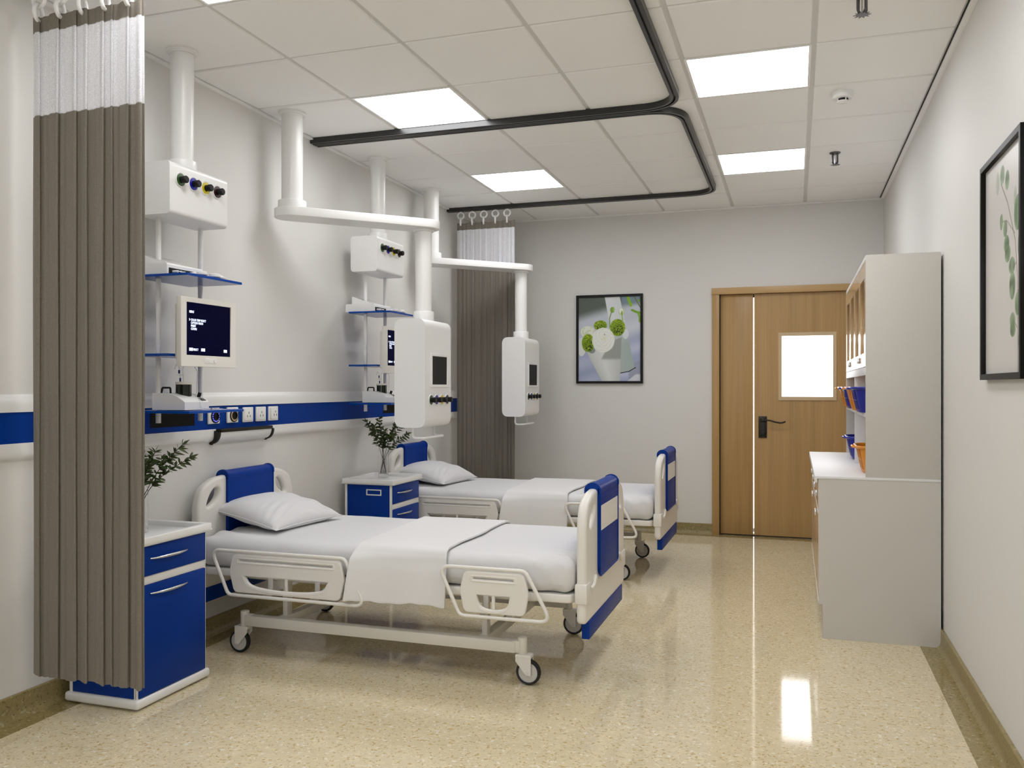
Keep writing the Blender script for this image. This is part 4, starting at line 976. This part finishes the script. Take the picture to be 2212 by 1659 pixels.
LEAVES = [(3.503, 2.038, .027, .040, .4), (3.429, 2.054, .034, .033, .9), (3.355, 2.02, .030, .033, 1), (3.242, 1.936, .021, .037, .4), (3.209, 1.881, .048, .058, 1.1), (3.443, 1.89, .025, .028, .7), (3.385, 1.857, .030, .029, .8), (3.366, 1.800, .040, .030, 1.2), (3.350, 1.765, .042, .030, .9), (3.166, 1.771, .042, .048, .95), (3.289, 1.716, .044, .028, .6), (3.284, 1.647, .041, .046, 1.05), (3.209, 1.58, .038, .038, 1), (3.13, 1.615, .030, .026, .8), (3.281, 1.530, .038, .026, .8), (3.277, 1.500, .038, .026, 1.0), (3.159, 1.457, .044, .050, 1)]
ry0, ry1, rz0, rz1 = 3.100, 3.728, 1.332, 2.146
def eucalyptus(U, V):
    Y = ry1-fwid-U*(ry1-ry0-2*fwid); Z = rz0+fwid+V*(rz1-rz0-2*fwid); img = np.ones(U.shape+(3,))*np.array([214, 210, 206])/255
    img = over(img, seg(Y, Z, [(3.209, 1.353), (3.209, 1.668), (3.242, 1.795), (3.349, 1.94), (3.449, 2.026)], .004), (120, 108, 92)); img = over(img, seg(Y, Z, [(3.22, 1.72), (3.30, 1.70)], .003)*.8, (130, 120, 100)); img = over(img, seg(Y, Z, [(3.212, 1.62), (3.15, 1.64)], .003)*.8, (130, 120, 100)); img = over(img, seg(Y, Z, [(3.25, 1.82), (3.36, 1.88), (3.44, 1.89)], .003)*.8, (130, 120, 100)); img = over(img, seg(Y, Z, [(3.21, 1.5), (3.27, 1.53)], .003)*.8, (130, 120, 100))
    for k, (cy_, cz_, a, c, s_) in enumerate(LEAVES):
        r_ = ((Y-cy_)/a)**2+((Z-cz_)/c)**2; m = 1-S(r_, .9, 1.08); n1 = vn(Y*100, Z*100, .35, k+3)
        base = np.array([96, 128, 84])/255; col = base[None, None]*(1.15-.45*n1[..., None])+.10*S(r_, .2, .9)[..., None]; al = m*min(1, .55+.4*s_)*(.72+.25*n1)
        if s_ < .5: al = m*.25
        img = img*(1-al[..., None])+col*al[..., None]; img = over(img, m*(np.abs((Y-cy_)) < .0013)*.4, (150, 168, 130)); img = over(img, (1-S(np.abs(r_-.98), .04, .1))*.3*min(1, s_), (66, 92, 58))
    return np.clip(img, 0, 1)
pic = empty('framed_picture', (XR, (ry0+ry1)/2, rz0), 'black framed watercolour of a green eucalyptus branch on the right wall', 'picture')
add('picture_frame', plate([[(ry0, rz0), (ry1, rz0), (ry1, rz1), (ry0, rz1)], [(ry0+fwid, rz0+fwid), (ry1-fwid, rz0+fwid), (ry1-fwid, rz1-fwid), (ry0+fwid, rz1-fwid)]], .026, .001, fYZ(XR-.013)), 'black', pic)
painting('leaf_print', eucalyptus, 190, 260, lambda u, v: (XR-.009, ry1-fwid-u*(ry1-ry0-2*fwid), rz0+fwid+v*(rz1-rz0-2*fwid)), pic)

# =================================================================== STORAGE UNIT ON THE RIGHT
CY0, CY1 = 4.75, 6.523; XW = XR-.012
bc = empty('base_cabinet', (.40, (CY0+CY1)/2, 0), 'low storage cabinet with pale side panel and wooden doors along the right wall', 'cabinet')
side = [(.136, 0), (XW, 0), (XW, .8275), (.1155, .8275), (.1155, .176), (.136, .176)]
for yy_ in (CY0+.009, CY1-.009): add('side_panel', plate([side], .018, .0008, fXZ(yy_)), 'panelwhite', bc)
add('carcass', B().box(.134, XW, CY0+.0185, CY1-.0185, .176, .8265).mesh('c', sm=False), 'white', bc)
add('toe_kick', B().box(.150, .162, CY0+.0185, CY1-.0185, 0, .176).mesh('c', sm=False), 'hub', bc)
n = 4; dw = (CY1-CY0-.036)/n
b = B().box(.1145, .134, CY0+.0185, CY1-.0185, .643, .652).box(.1145, .134, CY0+.0185, CY1-.0185, .176, .190); add('white_edging', b.mesh('c', sm=False), 'white', bc)
def tab(x, y, z, par, nm='handle'): add(nm, B().box(x-.012, x+.001, y-.008, y+.008, z-.016, z+.016, .002), 'chrome', par)
for k in range(n):
    ya, yb = CY0+.018+k*dw+.0015, CY0+.018+(k+1)*dw-.0015
    d_ = add('door', B().box(.1165, .134, ya, yb, .192, .641, .001), 'wood2', bc, label='oak faced door'); tab(.1165, (yb-.03) if k % 2 == 0 else (ya+.03), .595, d_)
    d_ = add('drawer', B().box(.1165, .134, ya, yb, .654, .808, .001), 'wood2', bc, label='oak faced drawer'); tab(.1165, (ya+yb)/2, .728, d_)
wt = B().box(.097, XW, CY0-.002, CY1+.002, .828, .842, .0015).box(.097, .110, CY0-.002, CY1+.002, .808, .829, .001)
add('worktop', wt, 'counter', None, (.40, (CY0+CY1)/2, .828), 'white worktop lying on the low storage cabinet', 'worktop')

uc = empty('wall_cabinet', (.52, (CY0+CY1)/2, .842), 'tall upper cabinet with glazed wooden doors and open shelf, standing on the worktop', 'cabinet')
UX = .344; ZU = 1.981
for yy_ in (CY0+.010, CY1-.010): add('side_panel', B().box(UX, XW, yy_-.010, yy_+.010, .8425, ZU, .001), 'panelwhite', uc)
MY = 5.650
add('divider', B().box(UX+.002, XW-.010, MY-.008, MY+.008, .8425, 1.372, .001), 'counter', uc)
add('top_board', B().box(UX, XW, CY0+.020, CY1-.020, ZU-.022, ZU, .001), 'counter', uc)
add('shelf', B().box(UX, XW-.010, CY0+.020, CY1-.020, 1.149, 1.170, .001), 'counter', uc)
add('bottom_board', B().box(UX, XW-.010, CY0+.020, CY1-.020, 1.366, 1.408, .001), 'counter', uc)
add('inner_shelf', B().box(UX+.03, XW-.010, CY0+.020, CY1-.020, 1.680, 1.696, .001), 'counter', uc)
add('back_board', B().box(XW-.010, XW, CY0+.020, CY1-.020, .8425, ZU-.022).mesh('b', sm=False), 'counter', uc)
dw = (CY1-CY0-.040)/4
for k in range(4):
    ya, yb = CY0+.020+k*dw+.0015, CY0+.020+(k+1)*dw-.0015; za, zb = 1.411, ZU-.024
    iw = .062; me = plate([[(ya, za), (yb, za), (yb, zb), (ya, zb)], [(ya+iw, za+.072), (yb-iw, za+.072), (yb-iw, zb-.085), (ya+iw, zb-.085)]], .019, .0008, fYZ(UX+.0095))
    d_ = add('glazed_door', me, 'wood2', uc, label='oak framed glazed door')
    add('door_glass', B().box(UX+.010, UX+.013, ya+iw-.004, yb-iw+.004, za+.068, zb-.081).mesh('g', sm=False), 'glass', d_)
    tab(UX, (ya+.022) if k % 2 == 1 else (yb-.022), 1.452, d_)
    # the four doors are hinged in pairs

# slotted plastic baskets
def basket(xc, yc, z, mname, label, group, wx=.39, wy=.36, h=.130):
    e = empty('plastic_basket', (xc, yc, z), label, 'basket', group); N = 72
    def rr(hx, hy, r_): return [(p.x, p.y) for p in fillet([(-hx, -hy), (hx, -hy), (hx, hy), (-hx, hy)], r_, n=10)]
    levels = [(0, .80, .06), (.10, .83, .07), (.5, .90, .08), (.93, .965, .09), (1, .97, .09)]
    b = B(); bm = b.bm; rows = []
    for f_, s_, r_ in levels: rows.append([bm.verts.new((xc+p[0], yc+p[1], z+.0015+h*f_)) for p in rr(wx/2*s_, wy/2*s_, r_)])
    m_ = len(rows[0])
    for a, c in zip(rows, rows[1:]):
        for k in range(m_): bm.faces.new((a[k], a[(k+1) % m_], c[(k+1) % m_], c[k]))
    bm.faces.new(rows[0][::-1])
    bmesh.ops.subdivide_edges(bm, edges=[ed for ed in bm.edges if ed.calc_length() > .1 and abs(ed.verts[0].co.z-ed.verts[1].co.z) < 1e-4], cuts=11, use_grid_fill=False)
    # cut rows of slots in the two broad sides facing the room and the wall
    kill = []
    for f_ in bm.faces:
        c = f_.calc_center_median(); n_ = f_.normal
        f_.normal_update(); n_ = f_.normal
        if abs(n_.x) > .9 and z+h*.08 < c.z < z+h*.95: kill.append(f_)
    keep = []
    slots = []
    for f_ in kill: slots.append(f_)
    if slots:
        r_ = bmesh.ops.inset_individual(bm, faces=slots, thickness=.0032)
        bmesh.ops.delete(bm, geom=slots, context='FACES')
    bmesh.ops.solidify(bm, geom=bm.faces[:], thickness=.0022); bmesh.ops.recalc_face_normals(bm, faces=bm.faces)
    add('basket_body', b.mesh('bk', 40), mname, e)
    P = [Vector((xc+p[0], yc+p[1], z+h)) for p in rr(wx/2, wy/2, .095)]
    add('rim', tube(P, .0075, 0, True, 3), mname, e)
    add('carry_grip', B().addmesh(tube([(xc-wx/2, yc-.07, z+h-.004), (xc-wx/2-.018, yc-.05, z+h-.003), (xc-wx/2-.018, yc+.05, z+h-.003), (xc-wx/2, yc+.07, z+h-.004)], .006, .02, res=2)), mname, e)
    return e
gr = 'slotted plastic baskets in the storage unit'
basket(.479, 4.985, 1.170, 'basket_b', 'blue slotted basket on the open shelf, nearest the tall side panel', gr)
basket(.479, 5.415, 1.170, 'basket_o', 'orange slotted basket on the open shelf, between the two blue ones', gr)
basket(.479, 5.865, 1.170, 'basket_b', 'blue slotted basket on the open shelf, second blue one toward the door', gr)
basket(.479, 6.295, 1.170, 'basket_o', 'orange slotted basket on the open shelf, nearest the wooden door', gr)
basket(.496, 5.090, .8425, 'basket_o', 'orange slotted basket standing on the white worktop', gr, wx=.36, h=.140)
basket(.496, 6.010, .8425, 'basket_b', 'blue slotted basket standing on the white worktop beyond the divider', gr, wx=.36, h=.140)
